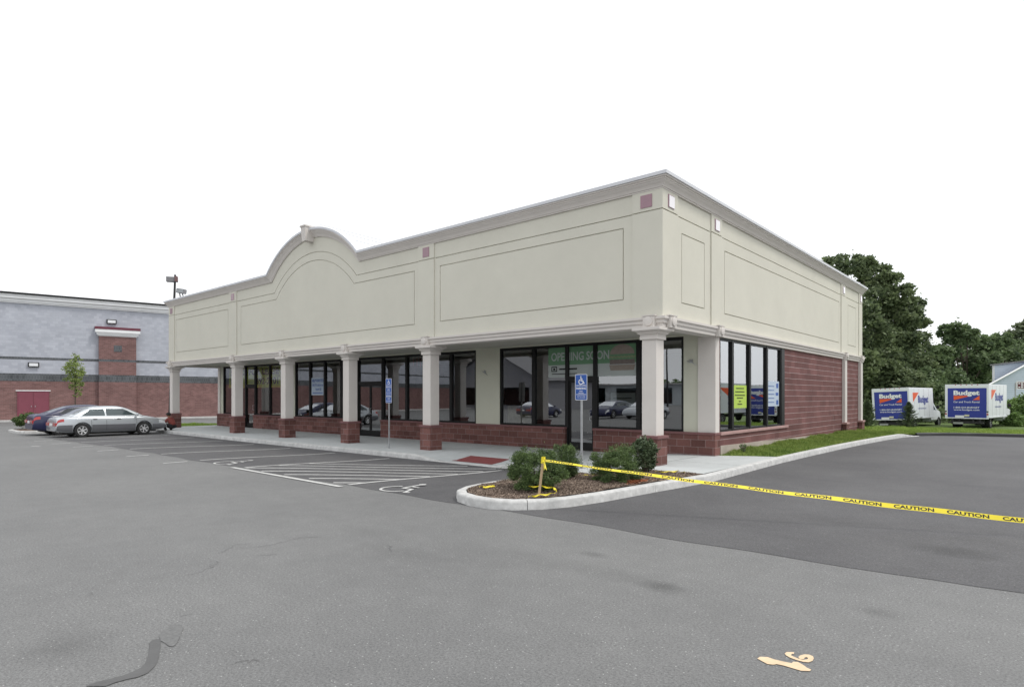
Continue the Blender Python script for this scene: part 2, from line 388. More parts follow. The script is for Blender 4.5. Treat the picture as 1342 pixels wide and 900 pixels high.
class Dec(MB):
    """flat marks on a plane: origin o, axes u (right), v (up)"""
    def __init__(s, o, u, v, lift=0.003):
        super().__init__(); s.o = Vector(o); s.u = Vector(u).normalized(); s.vv = Vector(v).normalized(); s.n = s.u.cross(s.vv); s.lift = lift
        s.xf = lambda a, b, c=0.0: tuple(s.o + s.u*a + s.vv*b + s.n*(s.lift+c))
    def text(s, txt, x, y, h, w=None, bold=0.02, shear=0.0):
        co, fs = text_mesh(txt, h, w, bold, shear=shear)
        s.add([(c[0]+x, c[1]+y, 0) for c in co], fs); return s
    def rect(s, x0, x1, y0, y1): s.add([(x0,y0,0),(x1,y0,0),(x1,y1,0),(x0,y1,0)], [(0,1,2,3)]); return s
    def poly(s, pts): s.add([(p[0], p[1], 0) for p in pts], [tuple(range(len(pts)))]); return s
    def stroke(s, pts, w, closed=False): s.ribbon(pts, w, 0, closed); return s
    def disc(s, x, y, r, n=20): return s.poly([(x+r*math.cos(2*math.pi*k/n), y+r*math.sin(2*math.pi*k/n)) for k in range(n)])
def isa(d, x, y, h, lw=0.09, sx=1.0):
    """wheelchair symbol of height h with its centre at x, y"""
    def P(a, b): return (x+(a-0.45)*h*sx, y+(b-0.5)*h)
    w = lw*h
    d.disc(*P(0.42, 0.93), 0.075*h)
    d.stroke([P(0.42, 0.84), P(0.45, 0.42), P(0.70, 0.42), P(0.84, 0.12), P(0.94, 0.16)], w)
    d.stroke([P(0.44, 0.63), P(0.66, 0.63)], w*0.8)
    arc = [P(0.42+0.29*math.cos(R(a)), 0.29+0.29*math.sin(R(a))) for a in range(118, 351, 12)]
    d.stroke(arc, w*0.85)

# ------------------------------------------------------------------ ground
def grid(name, xs, ys, m, hf, off=0.0):
    mb = MB(); nx = len(xs)
    mb.v = [(x, y, hf(x, y)+off) for y in ys for x in xs]
    mb.f = [(j*nx+i, j*nx+i+1, (j+1)*nx+i+1, (j+1)*nx+i) for j in range(len(ys)-1) for i in range(nx-1)]
    return mb.build(name, m, smooth=True)
gx = [-600, -300, -150, -90] + [-70+1.0*i for i in range(95)] + [30, 45, 80, 150, 300, 600]
gy = [-600, -300, -150, -80, -45, -25] + [-20+1.0*i for i in range(66)] + [60, 80, 120, 200, 400, 700]
tag(grid('parking_lot', gx, gy, M_light, G), 'worn light grey asphalt of the parking lot in the foreground', kind='structure')
edge = [(-25.2, -6.1)] + [(x, -6.08+0.035*math.sin(x*1.3)+0.03*math.sin(x*3.1+1)) for x in np.arange(-24.5, 6.6, 0.35)] + [(8, -5.8), (30, -5.5)]
back_edge = [(30, 26), (16, 22.9), (9.0, 21.7), (5.95, 21.0), (4.2, 20.55), (2.9, 19.7), (2.3, 18.9)]
tag(drape('new_asphalt', edge + back_edge + [(1.2, 18.9), (-0.5, 18.6), (-0.5, 5), (-25.2, 5)], 0.004, M_dark), 'dark fresh asphalt of the parking stalls and side driveway', kind='structure')

def stripe(mb, pts, w, off, hf=G, step=0.6):
    q = [Vector(pts[0])]
    for a, b in zip(pts[:-1], pts[1:]):
        a, b = Vector(a), Vector(b); n = max(1, int((b-a).length/step))
        q += [a+(b-a)*(i/n) for i in range(1, n+1)]
    m0 = MB(); m0.ribbon(q, w)
    mb.add([(p[0], p[1], hf(p[0], p[1])+off) for p in m0.v], m0.f)
pm = MB()
for X in (-10.72, -13.5, -16.2, -18.9, -21.7, -24.4):
    stripe(pm, [(X+0.1, -6.02), (X, -1.75)], 0.1, 0.011)
    stripe(pm, [(X+0.13, -6.95), (X+0.11, -6.35)], 0.1, 0.008)
stripe(pm, [(-8.05, -6.02), (-7.95, -1.7)], 0.1, 0.011)
stripe(pm, [(-3.62, -6.05), (-3.45, -1.75)], 0.1, 0.011)
stripe(pm, [(-8.3, -6.2), (-3.5, -6.3)], 0.11, 0.012)
for k in range(9):                                      # diagonal hatching between the two accessible stalls
    c = -8.0-4.2 + k*0.98
    pts = []
    for (X, Y) in [(-8.0+i*0.05, 0) for i in range(0, 92)]:
        Y = -6.1 + (X - (c+2.2))*0.87
        if -8.0 < X < -3.55 and -6.1 < Y < -1.55: pts.append((X, Y))
    if len(pts) > 8: stripe(pm, [pts[0], pts[-1]], 0.1, 0.0105)
# the tyre-worn stub marks far left
stripe(pm, [(-20.6, -7.75), (-20.1, -7.6)], 0.1, 0.008)
tag(pm.build('pavement_markings', M_paint), 'white stall lines and diagonal hatching painted on the asphalt', kind='structure')
for (X, Y, lab) in ((-2.45, -5.55, 'white wheelchair symbol painted on the asphalt beside the mulch island'), (-9.45, -5.6, 'white wheelchair symbol painted in the stall left of the hatched area')):
    z = G(X, Y)+0.014
    d = Dec((X, Y, z), (1, 0, 0), (0, 1, 0.012)); isa(d, 0, 0, 1.0, 0.065, sx=1.05)
    tag(d.build('wheelchair_marking', M_paint), lab, 'pavement marking', 'painted wheelchair symbols')
# survey number 16 in the foreground
d = Dec((0, 0, G(5.4, -8.8)+0.005), (1, 0, 0), (0, 1, 0), 0)
def gp(x, y):
    a = ray(x, y); t = (0.0-EYE)/a[2]; return (CAM[0]+t*a[0], CAM[1]+t*a[1])
def pxz(l): return [gp(960+x*140/1342, 840+y*50/479) for x, y in l]
one = [(310,222),(345,200),(440,203),(520,232),(650,262),(745,280),(760,262),(820,265),(900,310),(935,338),(990,362),(970,380),(860,376),(780,352),(640,310),(550,292),(520,300),(440,292),(370,255)]
d.poly(pxz(one)[::-1])
def arcp(cx, cy, rx, ry, a0, a1, n=16): return [(cx+rx*math.cos(R(a0+(a1-a0)*i/n)), cy+ry*math.sin(R(a0+(a1-a0)*i/n))) for i in range(n+1)]
o_ = [(655,160),(680,140),(775,142),(770,165),(740,162),(720,178),(760,200),(840,228),(905,234)]
for sgn in (1,):
    outer = [(655,160),(672,180),(740,215),(830,246),(900,268),(960,270),(1010,248),(1020,215),(1000,190),(930,170),(870,175),(828,205),(840,222)]
    inner = [(690,160),(720,150),(760,150),(745,168),(738,185),(790,212),(850,232),(905,240)]
    d.poly(pxz([(655,160),(680,140),(775,142),(772,165),(745,162),(735,182),(800,212),(860,236),(905,236),(940,232),(950,216),(930,205),(905,212),(900,228),(850,234),(828,210),(845,185),(900,170),(960,172),(1010,192),(1022,222),(1005,252),(955,270),(890,264),(800,240),(720,210),(672,182)])[::-1])
tag(d.build('survey_marking', M_tan), 'cream number 16 painted on the grey asphalt in the foreground', 'pavement marking')
d = Dec((0, 0, 0.005), (1, 0, 0), (0, 1, 0), 0)
def pzt(l): return [gp(x*640/1342, 560+y*340/713) for x, y in l]
d.poly(pzt([(235,712),(265,700),(300,692),(335,683),(365,672),(385,662),(398,650),(406,632),(410,612),(411,592),(420,584),(432,582),(441,586),(441,600),(438,618),(434,640),(424,658),(405,676),(378,687),(348,693),(315,702),(290,712)])[::-1])
tag(d.build('tar_patch', M_tar), 'dark curved tar seal snaking over the asphalt at bottom left', kind='structure')
d = Dec((0, 0, 0.0045), (1, 0, 0), (0, 1, 0), 0)
d.poly(pzt([(441,586),(436,572),(446,560),(462,548),(480,541),(498,543),(504,552),(498,566),(492,580),(484,596),(474,603),(462,600),(452,592)])[::-1])
tag(d.build('asphalt_scar', mat('scuffed_asphalt', (.142, .143, .142), .85, var=.25, scale=30, bump=.4)), kind='structure')
def hair(pts, w):
    m0 = MB(); q = []
    P_ = [Vector(gp(x*640/1342, 560+y*340/713)) for x, y in pts]
    for a, b in zip(P_[:-1], P_[1:]):
        for k in range(6): q.append(a.lerp(b, k/6)+Vector((rng.normal(0, .022), rng.normal(0, .016))))
    m0.ribbon(q, w*.6, 0.0035); return m0
hm = MB()
for pts, w in (([(700,330),(760,318),(830,303),(890,300)], .010), ([(700,352),(780,348)], .010), ([(600,345),(650,322),(690,318)], .010), ([(1065,325),(1080,348)], .014), ([(650,643),(715,638)], .008), ([(495,520),(530,512)], .008), ([(600,365),(560,395),(500,410)], .009), ([(240,462),(265,450)], .006)):
    a = hair(pts, w); hm.add(a.v, a.f)
tag(hm.build('hairline_cracks', mat('crack_dark', (.12, .12, .12), .85, var=.3, scale=20)), 'thin dark cracks in the middle of the grey asphalt', kind='structure')

# sidewalk, kerbs, island
side_k = [(1.60, -0.9), (1.55, 1.2), (1.50, 3.6), (1.52, 6.0), (1.58, 9.2), (1.68, 12), (1.85, 15), (2.05, 17.2), (2.25, 18.2), (2.5, 18.9)]
tag(drape('sidewalk', [(-29.9, -1.2), (-1.0, -1.2), (-1.0, -2.55), (-0.28, -2.6), (-0.28, -0.95), (1.36, -0.8), (1.38, 3.95), (0.9, 3.75), (0.0, 3.25), (0.0, 6.0), (-29.9, 6.0)], 0, M_conc, 0.5, S), 'pale concrete sidewalk under the colonnade', kind='structure')
joint = MB()
for X in (-27.5, -24, -20.5, -17, -13.5, -10, -7.4, -3.4, -0.3):
    stripe(joint, [(X, -1.15), (X, 2.6)], 0.012, 0.0035, S)
stripe(joint, [(-0.28, 1.2), (1.37, 1.2)], 0.012, 0.0035, S)
tag(joint.build('sidewalk_joints', M_tar), kind='structure')
tag(drape('red_ramp_pad', [(-6.05, -0.98), (-4.5, -0.98), (-4.65, -0.05), (-6.2, -0.05)], 0.006, M_redpad, 0.4, S), 'red tactile pad set in the sidewalk ramp', kind='structure')
def kerb(name, path, topf, label, w=0.16, seg=3.0, m=M_kerb, depth=0.25):
    """path = outer foot line; the kerb lies to its left"""
    q = [Vector(path[0])]
    for a, b in zip(path[:-1], path[1:]):
        a, b = Vector(a), Vector(b); n = max(1, int((b-a).length/0.2))
        q += [a+(b-a)*(i/n) for i in range(1, n+1)]
    mb = MB(); acc = 0; cur = []; runs = []
    for i, p in enumerate(q):
        if i: acc += (p-q[i-1]).length
        cur.append(i)
        if acc >= seg and i < len(q)-1:
            runs.append(cur); cur = [i]; acc = 0
    runs.append(cur)
    for run in runs:
        if len(run) < 2: continue
        rs = []
        for idx, i in enumerate(run):
            t = (q[min(i+1, len(q)-1)]-q[max(i-1, 0)]).normalized(); n = Vector((-t.y, t.x))
            p = q[i].copy()
            if idx == 0: p += t*0.005
            if idx == len(run)-1: p -= t*0.005
            zt = topf(p.x, p.y); g = G(p.x, p.y)-depth
            prof = [(0, g), (0, zt-0.045), (0.012, zt-0.015), (0.04, zt), (w, zt), (w, g)]
            rs.append([(p.x+n.x*a, p.y+n.y*a, b) for a, b in prof])
        mb.rings(rs)
    o = mb.build(name, m, smooth=40, fix=True)
    return tag(o, label, kind='structure')
kerb('front_kerb', [(-29.95, -1.36), (-1.1, -1.36)], lambda x, y: S(x, -1.2)+0.002, 'low concrete kerb along the sidewalk beside the stalls')
isl = [(-1.15, -1.4), (-1.15, -4.9), (-1.08, -5.35), (-0.9, -5.72), (-0.6, -5.98), (-0.2, -6.12), (0.22, -6.12), (0.6, -5.97), (0.9, -5.62), (1.1, -5.15), (1.24, -4.4), (1.38, -2.9), (1.5, -1.9)]
kerb('island_kerb', isl + side_k, lambda x, y: 0.15-0.02*sm(-3, -1.4, y)*(1 if x < 0 else 0) - 0.13*sm(17.3, 18.9, y), 'white concrete kerb around the mulch island and along the driveway')
kerb('rear_kerb', [(2.4, 18.95), (2.9, 19.75), (4.2, 20.6), (5.95, 21.05), (9.0, 21.75), (16, 23), (30, 26.1)], lambda x, y: G(x, y)+0.13, 'black asphalt berm at the far end of the driveway', w=0.3, m=M_black, seg=300)
# mulch bed
def mulz(x, y): return 0.13 + 0.05*math.exp(-((x-0.1)**2+(y+3.6)**2)/3) + 0.012*math.sin(x*7+y*3)*math.sin(y*9)
mulch = [(-1.0, -5.0), (-0.85, -5.5), (-0.5, -5.84), (-0.2, -5.95), (0.2, -5.95), (0.5, -5.82), (0.75, -5.5), (0.94, -5.05), (1.08, -4.35), (1.22, -2.9), (1.42, -0.85), (-0.27, -0.94), (-0.27, -2.58), (-1.0, -2.54)]
tag(drape('mulch_bed', mulch, 0.0, M_soil, 0.15, mulz), 'brown bark mulch filling the kerbed island', kind='stuff')
def inside(poly, px, py):
    c = np.zeros(len(px), bool); n = len(poly)
    for i in range(n):
        x0, y0 = poly[i]; x1, y1 = poly[i-1]
        with np.errstate(divide='ignore', invalid='ignore'):
            c ^= ((y0 > py) != (y1 > py)) & (px < (x1-x0)*(py-y0)/((y1-y0) if y1 != y0 else 1e-9)+x0)
    return c
def m_chip(name, ca, cb_):
    return leafmat(name, ca, cb_, 25.0, 0.9, 0)
px = rng.uniform(-1.05, 1.5, 90000); py = rng.uniform(-6, -0.8, 90000); k = inside(mulch, px, py); px, py = px[k][:50000], py[k][:50000]
pz = np.array([mulz(a, b) for a, b in zip(px, py)])
n = len(px); ang = rng.uniform(0, 2*np.pi, n); ln = rng.uniform(0.005, 0.019, n); wd = rng.uniform(0.002, 0.006, n); tl = rng.normal(0, 0.35, n)
ux, uy, uz = np.cos(ang)*np.cos(tl), np.sin(ang)*np.cos(tl), np.sin(tl); vx, vy = -np.sin(ang), np.cos(ang); vz = rng.normal(0, 0.4, n)
c = np.stack([px, py, pz+rng.uniform(0.003, 0.016, n)], 1); U = np.stack([ux, uy, uz], 1)*ln[:, None]; V = np.stack([vx, vy, vz], 1)*wd[:, None]
vs = np.stack([c-U-V, c+U-V, c+U+V, c-U+V], 1).reshape(-1, 3)
tag(np_mesh('bark_chips', vs, 4, m_chip('bark_chip', (0.045, 0.030, 0.024), (0.36, 0.28, 0.22))), 'loose bark chips over the mulch island', kind='stuff')
# rusty patch of chips
n = 500; a = rng.normal(0, 1, (n, 2))*np.array([0.07, 0.16]); px = 1.02+a[:, 0]-a[:, 1]*0.1; py = -2.95+a[:, 1]
c = np.stack([px, py, np.array([mulz(p, q) for p, q in zip(px, py)])+rng.uniform(0.012, 0.028, n)], 1)
ang = rng.uniform(0, 6.28, n); U = np.stack([np.cos(ang), np.sin(ang), rng.normal(0, .3, n)], 1)*0.022; V = np.stack([-np.sin(ang), np.cos(ang), rng.normal(0, .3, n)], 1)*0.008
tag(np_mesh('rusty_needles', np.stack([c-U-V, c+U-V, c+U+V, c-U+V], 1).reshape(-1, 3), 4, m_chip('rusty_needle', (0.22, 0.07, 0.03), (0.38, 0.13, 0.06))), 'orange dead needles heaped on the mulch by the kerb', kind='stuff')

# grass
def lawnz(x, y): return (0.135 + 0.055*sm(1.3, 0.2, x)*sm(3.6, 6.0, y))*(1-sm(17.5, 19.5, y)) + (G(x, y)+0.07)*sm(17.5, 19.5, y)
lawn1 = [(0.0, 3.2), (0.9, 3.72), (1.36, 3.93), (1.36, 6), (1.42, 9.2), (1.53, 12), (1.70, 15), (1.90, 17.2), (2.1, 18.3), (2.35, 19.1), (2.7, 19.9), (4.1, 20.9), (5.9, 21.35), (9, 22.1), (16, 23.3), (30, 26.4), (60, 32), (60, 45), (-12, 45), (-12, 19.9), (0.0, 19.9)]
tag(drape('lawn', lawn1, 0, M_grassbase, 1.0, lawnz), 'grass verge beside the building and behind the driveway', kind='structure')
far_field = [(-60, 44.9), (90, 44.9), (90, 30), (200, 60), (250, 350), (-250, 350), (-120, 60)]
tag(drape('field', [(-60, 44.8), (60, 44.8), (250, 60), (250, 400), (-150, 400), (-150, 60)], 0.01, M_grassbase, 20.0), kind='structure')
def blades(name, poly, box, n, h0, h1, w, m, zf, label):
    px = rng.uniform(box[0], box[1], n*4); py = rng.uniform(box[2], box[3], n*4); k = inside(poly, px, py); px, py = px[k][:n], py[k][:n]
    n = len(px); pz = np.array([zf(a, b) for a, b in zip(px, py)])
    patch = 0.75+0.35*np.sin(px*2.3+1)*np.sin(py*1.7)+0.2*np.sin(px*6+py*5)
    h = rng.uniform(h0, h1, n)*np.clip(patch, 0.45, 1.3); ang = rng.uniform(0, 2*np.pi, n); lean = rng.uniform(0.05, 0.7, n)*h
    la = rng.uniform(0, 2*np.pi, n)
    b = np.stack([px, py, pz-0.01], 1); U = np.stack([np.cos(ang), np.sin(ang), 0*ang], 1)*w
    T = b+np.stack([np.cos(la)*lean, np.sin(la)*lean, h], 1)
    Mi = b*0.5+T*0.5+np.stack([0*h, 0*h, 0.12*h], 1)
    vs = np.stack([b-U, b+U, Mi+U*0.75, T, Mi-U*0.75], 1).reshape(-1, 3)
    return tag(np_mesh(name, vs, 5, m), label, kind='stuff')
blades('verge_grass', lawn1, (0.0, 2.4, 3.2, 20.5), 62000, 0.04, 0.15, 0.006, M_grass, lawnz, 'green grass along the brick side wall')
blades('rear_grass', lawn1, (-2, 16, 18.8, 34), 70000, 0.06, 0.19, 0.012, M_grass2, lawnz, 'taller rough grass in front of the box trucks')
patch = [(-34.5, 1.3), (-29.9, 1.6), (-29.9, 5.5), (-35.5, 3.6)]
tag(drape('lawn_patch', patch, 0.06, M_grassbase, 1.0), 'small grass strip beyond the left end of the colonnade', kind='structure')
blades('patch_grass', patch, (-36, -29, 1, 6), 5000, 0.05, 0.12, 0.012, M_grass2, lambda x, y: G(x, y)+0.06, 'thin grass on the strip beyond the colonnade')
# left island
li = [(-34.0, -5.5), (-33.8, -6.0), (-33.2, -6.25), (-31.4, -6.25), (-30.9, -6.0), (-30.8, -5.5), (-30.8, -1.4), (-34.0, -1.4)]
kerb('left_island_kerb', li+[li[0]], lambda x, y: G(x, y)+0.13, 'pale kerb of the planted island behind the parked cars')
tag(drape('left_island_bed', [(-33.85, -5.6), (-33.4, -6.1), (-31.2, -6.1), (-30.95, -5.6), (-30.95, -1.5), (-33.85, -1.5)], 0.12, M_soil, 1.0), 'mulch bed of the island behind the parked cars', kind='stuff')

# ------------------------------------------------------------------ retail building
BL = empty('retail_building', (0, 0, 0), 0, 'single-storey beige stucco retail building with arched parapet, colonnade and maroon block base', 'building')
XL, YB, ZT, ZC, ZA = -29.36, 20.05, 6.91, 6.58, 3.62
def part(mb, name, m, parent=BL, **kw): return mb.build(name, m, parent, **kw)
AC, AH, AR = -15.0, 3.27, 1.36     # arch centre, half width, rise
def arcpts(hw, rise, z0, n=26):
    Rr = (hw*hw+rise*rise)/(2*rise); a = math.asin(hw/Rr)
    return [(AC+Rr*math.sin(-a+2*a*i/n), z0+Rr*math.cos(-a+2*a*i/n)-(Rr-rise)) for i in range(n+1)]
# fascia slab
def solid_xz(pts, y0, y1):
    mb = MB(); n = len(pts)
    mb.v = [(p[0], y0, p[1]) for p in pts]+[(p[0], y1, p[1]) for p in pts]
    mb.f = [tuple(range(n)), tuple(range(2*n-1, n-1, -1))]+[(i, n+i, n+(i+1) % n, (i+1) % n) for i in range(n)]
    return mb
top_f = [(0, ZT-0.1)] + [(x, z-0.1) for x, z in arcpts(AH-0.03, AR, ZT)[::-1]] + [(XL, ZT-0.1)]
fas = solid_xz([(XL, ZA-0.1), (0, ZA-0.1)] + top_f, 0.0, 0.11)
fas_me = fas.mesh('fascia')
bm = bmesh.new(); bm.from_mesh(fas_me); bmesh.ops.recalc_face_normals(bm, faces=bm.faces); bm.to_mesh(fas_me); bm.free()
def groove(pts, w=0.026, d=0.035, closed=True):
    """cutter following pts in the xz plane"""
    m0 = MB(); m0.ribbon(pts, w, 0, closed)
    n = len(m0.v)//2; v = []; L = m0.v[:n]; Q = m0.v[n:]
    for y in (-0.1, d): v += [(p[0], y, p[1]) for p in L]+[(p[0], y, p[1]) for p in Q]
    f = []; seg = n if closed else n-1
    for i in range(seg):
        j = (i+1) % n
        f += [(i, n+i, n+j, j), (2*n+i, 2*n+j, 3*n+j, 3*n+i), (i, j, 2*n+j, 2*n+i), (n+i, 3*n+i, 3*n+j, n+j)]
    if not closed: f += [(0, 2*n, 3*n, n), (n-1, 2*n-1, 4*n-1, 3*n-1)]
    mb = MB(); mb.v = v; mb.f = f; return mb
P0, P1 = 4.09, 5.82
def rect(a, b, z0=P0, z1=P1): return [(a, z0), (b, z0), (b, z1), (a, z1)]
def boolcut(me, cutters, xf=None):
    o = bpy.data.objects.new('tmp', me); COL.objects.link(o)
    cs = []
    for c in cutters:
        cm = c.mesh('cut')
        bm = bmesh.new(); bm.from_mesh(cm)
        if xf: bm.transform(xf)
        bmesh.ops.recalc_face_normals(bm, faces=bm.faces); bm.to_mesh(cm); bm.free()
        co = bpy.data.objects.new('cut', cm); COL.objects.link(co); cs.append(co)
        md = o.modifiers.new('b', 'BOOLEAN'); md.operation = 'DIFFERENCE'; md.solver = 'EXACT'; md.object = co
    dg = bpy.context.evaluated_depsgraph_get(); dg.update()
    r_ = bpy.data.meshes.new_from_object(o.evaluated_get(dg))
    for c in cs: bpy.data.objects.remove(c)
    bpy.data.objects.remove(o)
    return r_
FZ = 6.10
cut = [groove(rect(-28.45, -22.3)), groove(rect(-7.6, -1.03)),
       groove([(-21.0, P0), (-8.85, P0), (-8.85, P1)] + [(x, z) for x, z in arcpts(2.79, 1.22, P1)[::-1]] + [(-21.0, P1)]),
       groove([(-28.6, FZ), (-22.15, FZ)], closed=False),
       groove([(-21.35, FZ)] + arcpts(2.95, 1.26, FZ) + [(-8.65, FZ)], closed=False),
       groove([(-7.82, FZ), (-0.78, FZ)], closed=False)]
me = boolcut(fas_me, cut)
fas_o = link_mesh('fascia', me, M_stucco, BL)
# side fascia: same in the yz plane
sf = MB(); sf.box(0.32, YB, 0, 0.32, ZA-0.1, ZT-0.1)      # (along, depth, z)
toS = Matrix(((0, -1, 0, 0), (1, 0, 0, 0), (0, 0, 1, 0), (0, 0, 0, 1)))
sme = sf.mesh('fascia'); bm = bmesh.new(); bm.from_mesh(sme); bmesh.ops.recalc_face_normals(bm, faces=bm.faces); bm.transform(toS); bm.to_mesh(sme); bm.free()
cutS = [groove(rect(1.02, 2.33, 4.03, 5.72)), groove(rect(3.65, 15.9, 4.03, 5.76)), groove(rect(17.45, 18.9, 4.03, 5.8)),
        groove([(0.78, FZ), (2.68, FZ)], closed=False), groove([(3.45, FZ), (16.15, FZ)], closed=False), groove([(16.95, FZ), (19.4, FZ)], closed=False)]
sme = boolcut(sme, cutS, toS)
link_mesh('fascia', sme, M_stucco, BL)
# raised strips on the fascia at each column line
for a, b in ((-29.36, -28.62), (-22.13, -21.38), (-8.62, -7.86), (-0.76, 0.035)):
    mb = MB(); mb.box(a, b, -0.035, -0.001, ZA, FZ-0.014); mb.box(a, b, -0.035, -0.001, FZ+0.014, ZC+0.05); part(mb, 'pilaster', M_stucco)
for a, b in ((0.0, 0.76), (2.71, 3.42), (16.18, 16.92), (19.42, YB)):
    mb = MB(); mb.box(0.001, 0.035, a, b, ZA, FZ-0.014); mb.box(0.001, 0.035, a, b, FZ+0.014, ZC+0.05); part(mb, 'pilaster', M_stucco)
# sweeps for cornice and architrave
def sweep(path, prof):
    """path: list of (Vector pos, out of the segment after it, down of the segment after it)"""
    rs = []; n = len(path)
    for i, (p, o1, d1) in enumerate(path):
        o0, d0 = (path[i-1][1], path[i-1][2]) if i else (o1, d1)
        if i == n-1: o1, d1 = o0, d0
        o = (o0+o1)/(1+o0.dot(o1)); d = (d0+d1)/(1+d0.dot(d1))
        rs.append([tuple(p+o*a+d*h) for a, h in prof])
    return MB().rings(rs)
fo, so, lo_, bo = Vector((0,-1,0)), Vector((1,0,0)), Vector((-1,0,0)), Vector((0,1,0)); dn = Vector((0,0,-1))
path = [(Vector((-26.0, YB, ZT)), bo, dn), (Vector((XL, YB, ZT)), lo_, dn), (Vector((XL, 0, ZT)), fo, dn)]
ap = arcpts(AH, AR, ZT)
for i, (x, z) in enumerate(ap):
    if i < len(ap)-1:
        t = Vector((ap[i+1][0]-x, 0, ap[i+1][1]-z)).normalized(); nn = Vector((t.z, 0, -t.x))
    else: nn = dn
    path.append((Vector((x, 0, z)), fo, nn))
path += [(Vector((0, 0, ZT)), so, dn), (Vector((0, YB, ZT)), bo, dn), (Vector((-3, YB, ZT)), bo, dn)]
part(sweep(path, [(-0.11, 0.0), (0.225, 0.0), (0.232, 0.012), (0.232, 0.085), (0.22, 0.088), (-0.11, 0.088)]), 'coping', M_coping, fix=True)
part(sweep(path, [(-0.1, 0.089), (0.20, 0.089), (0.20, 0.125), (0.17, 0.135), (0.17, 0.16), (0.15, 0.175), (0.135, 0.20), (0.10, 0.24), (0.075, 0.28), (0.065, 0.305), (0.045, 0.315), (0.045, 0.34), (-0.1, 0.34)]), 'cornice', M_trim, fix=True)
apath = [(Vector((-26.0, YB, 0)), bo, dn), (Vector((XL, YB, 0)), lo_, dn), (Vector((XL, 0, 0)), fo, dn), (Vector((0, 0, 0)), so, dn), (Vector((0, YB, 0)), bo, dn), (Vector((-3, YB, 0)), bo, dn)]
part(sweep(apath, [(-0.28, -3.62), (0.03, -3.62), (0.14, -3.60), (0.14, -3.545), (0.095, -3.52), (0.095, -3.455), (0.06, -3.43), (0.06, -3.36), (0.04, -3.35), (-0.28, -3.35)]), 'architrave', M_trim, fix=True)
# keystone
mb = MB(); mb.add([(-15.14,-0.36,7.76),(-14.88,-0.36,7.76),(-14.88,0.1,7.76),(-15.14,0.1,7.76),(-15.17,-0.40,8.30),(-14.85,-0.40,8.30),(-14.85,0.1,8.30),(-15.17,0.1,8.30)],
    [(0,3,2,1),(4,5,6,7),(0,1,5,4),(1,2,6,5),(2,3,7,6),(3,0,4,7)]); mb.box(-15.2, -14.82, -0.43, 0.12, 8.302, 8.36); part(mb, 'keystone', M_trim)
# accent tiles
for X in (-0.385, -8.23, -21.75, -29.0):
    mb = MB(); mb.box(X-0.15, X+0.15, -0.05, -0.0352, 6.19, 6.49); t_ = part(mb, 'accent_tile', M_tile)
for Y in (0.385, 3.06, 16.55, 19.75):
    mb = MB(); mb.box(0.0352, 0.05, Y-0.15, Y+0.15, 6.19, 6.49); at_ = part(mb, 'accent_tile', M_tile); mb = MB(); mb.box(0.0502, 0.058, Y-0.12, Y+0.15, 6.20, 6.47); mb.build('tile_glare', M_tileglare, at_)  # pale overlay paints the sky glare, leaving a mauve edge uncovered
# roof, back walls
mb = MB(); mb.box(XL+0.33, -0.33, 0.33, YB, 6.3, 6.4); part(mb, 'roof', M_roof)
mb = MB(); mb.box(XL, XL+0.3, 0.33, YB, ZA-0.1, ZT-0.1); mb.box(XL+0.31, -0.33, YB-0.3, YB, -0.3, ZT-0.1); mb.box(XL+0.02, XL+0.3, 2.95, YB-0.31, -0.3, ZA-0.11); part(mb, 'wall', M_stucco)
# storefront wall on a line from (0,3.1): Y = 3.1 + 0.0155 X
WY = lambda x: 3.1+0.0155*x
wx = lambda x, y, z: (x, y+WY(x), z)
SOF, HEAD, SILL = 3.47, 3.42, 0.76
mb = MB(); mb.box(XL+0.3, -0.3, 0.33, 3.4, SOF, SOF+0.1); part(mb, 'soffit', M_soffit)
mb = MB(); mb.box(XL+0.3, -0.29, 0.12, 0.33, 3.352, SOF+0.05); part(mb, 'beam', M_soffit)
walls = ((-29.34, -28.81), (-22.4, -21.18), (-8.94, -7.79), (-0.94, -0.32))
mb = MB(wx)
for a, b in walls: mb.box(a, b, 0, 0.25, SILL, SOF)
mb.box(-28.81, -22.4, 0.0, 0.25, HEAD, SOF); mb.box(-21.18, -8.94, 0.0, 0.25, HEAD, SOF); mb.box(-7.79, -0.94, 0.0, 0.25, HEAD, SOF)
part(mb, 'wall', M_stucco2)
mb = MB(); mb.box(-0.5, 0.0, 3.04, 3.3, SILL+0.002, 3.36); part(mb, 'corner_pier', M_trim)
mb = MB(wx); mb.box(-29.34, -29.1, -0.06, -0.002, SILL+0.002, 3.36); part(mb, 'corner_pier', M_trim)
bases = ((-29.36, -26.22), (-25.15, -16.1), (-14.35, -4.93), (-3.86, -0.12))
for a, b in bases:
    mb = MB(wx); mb.box(a, b, -0.10, 0.25, -0.3, 0.695); part(mb, 'base_wall', M_block)
    mb = MB(wx); mb.box(a-0.01, b+0.01, -0.135, 0.24, 0.697, SILL); part(mb, 'base_cap', M_blockcap, bevel=0.008)
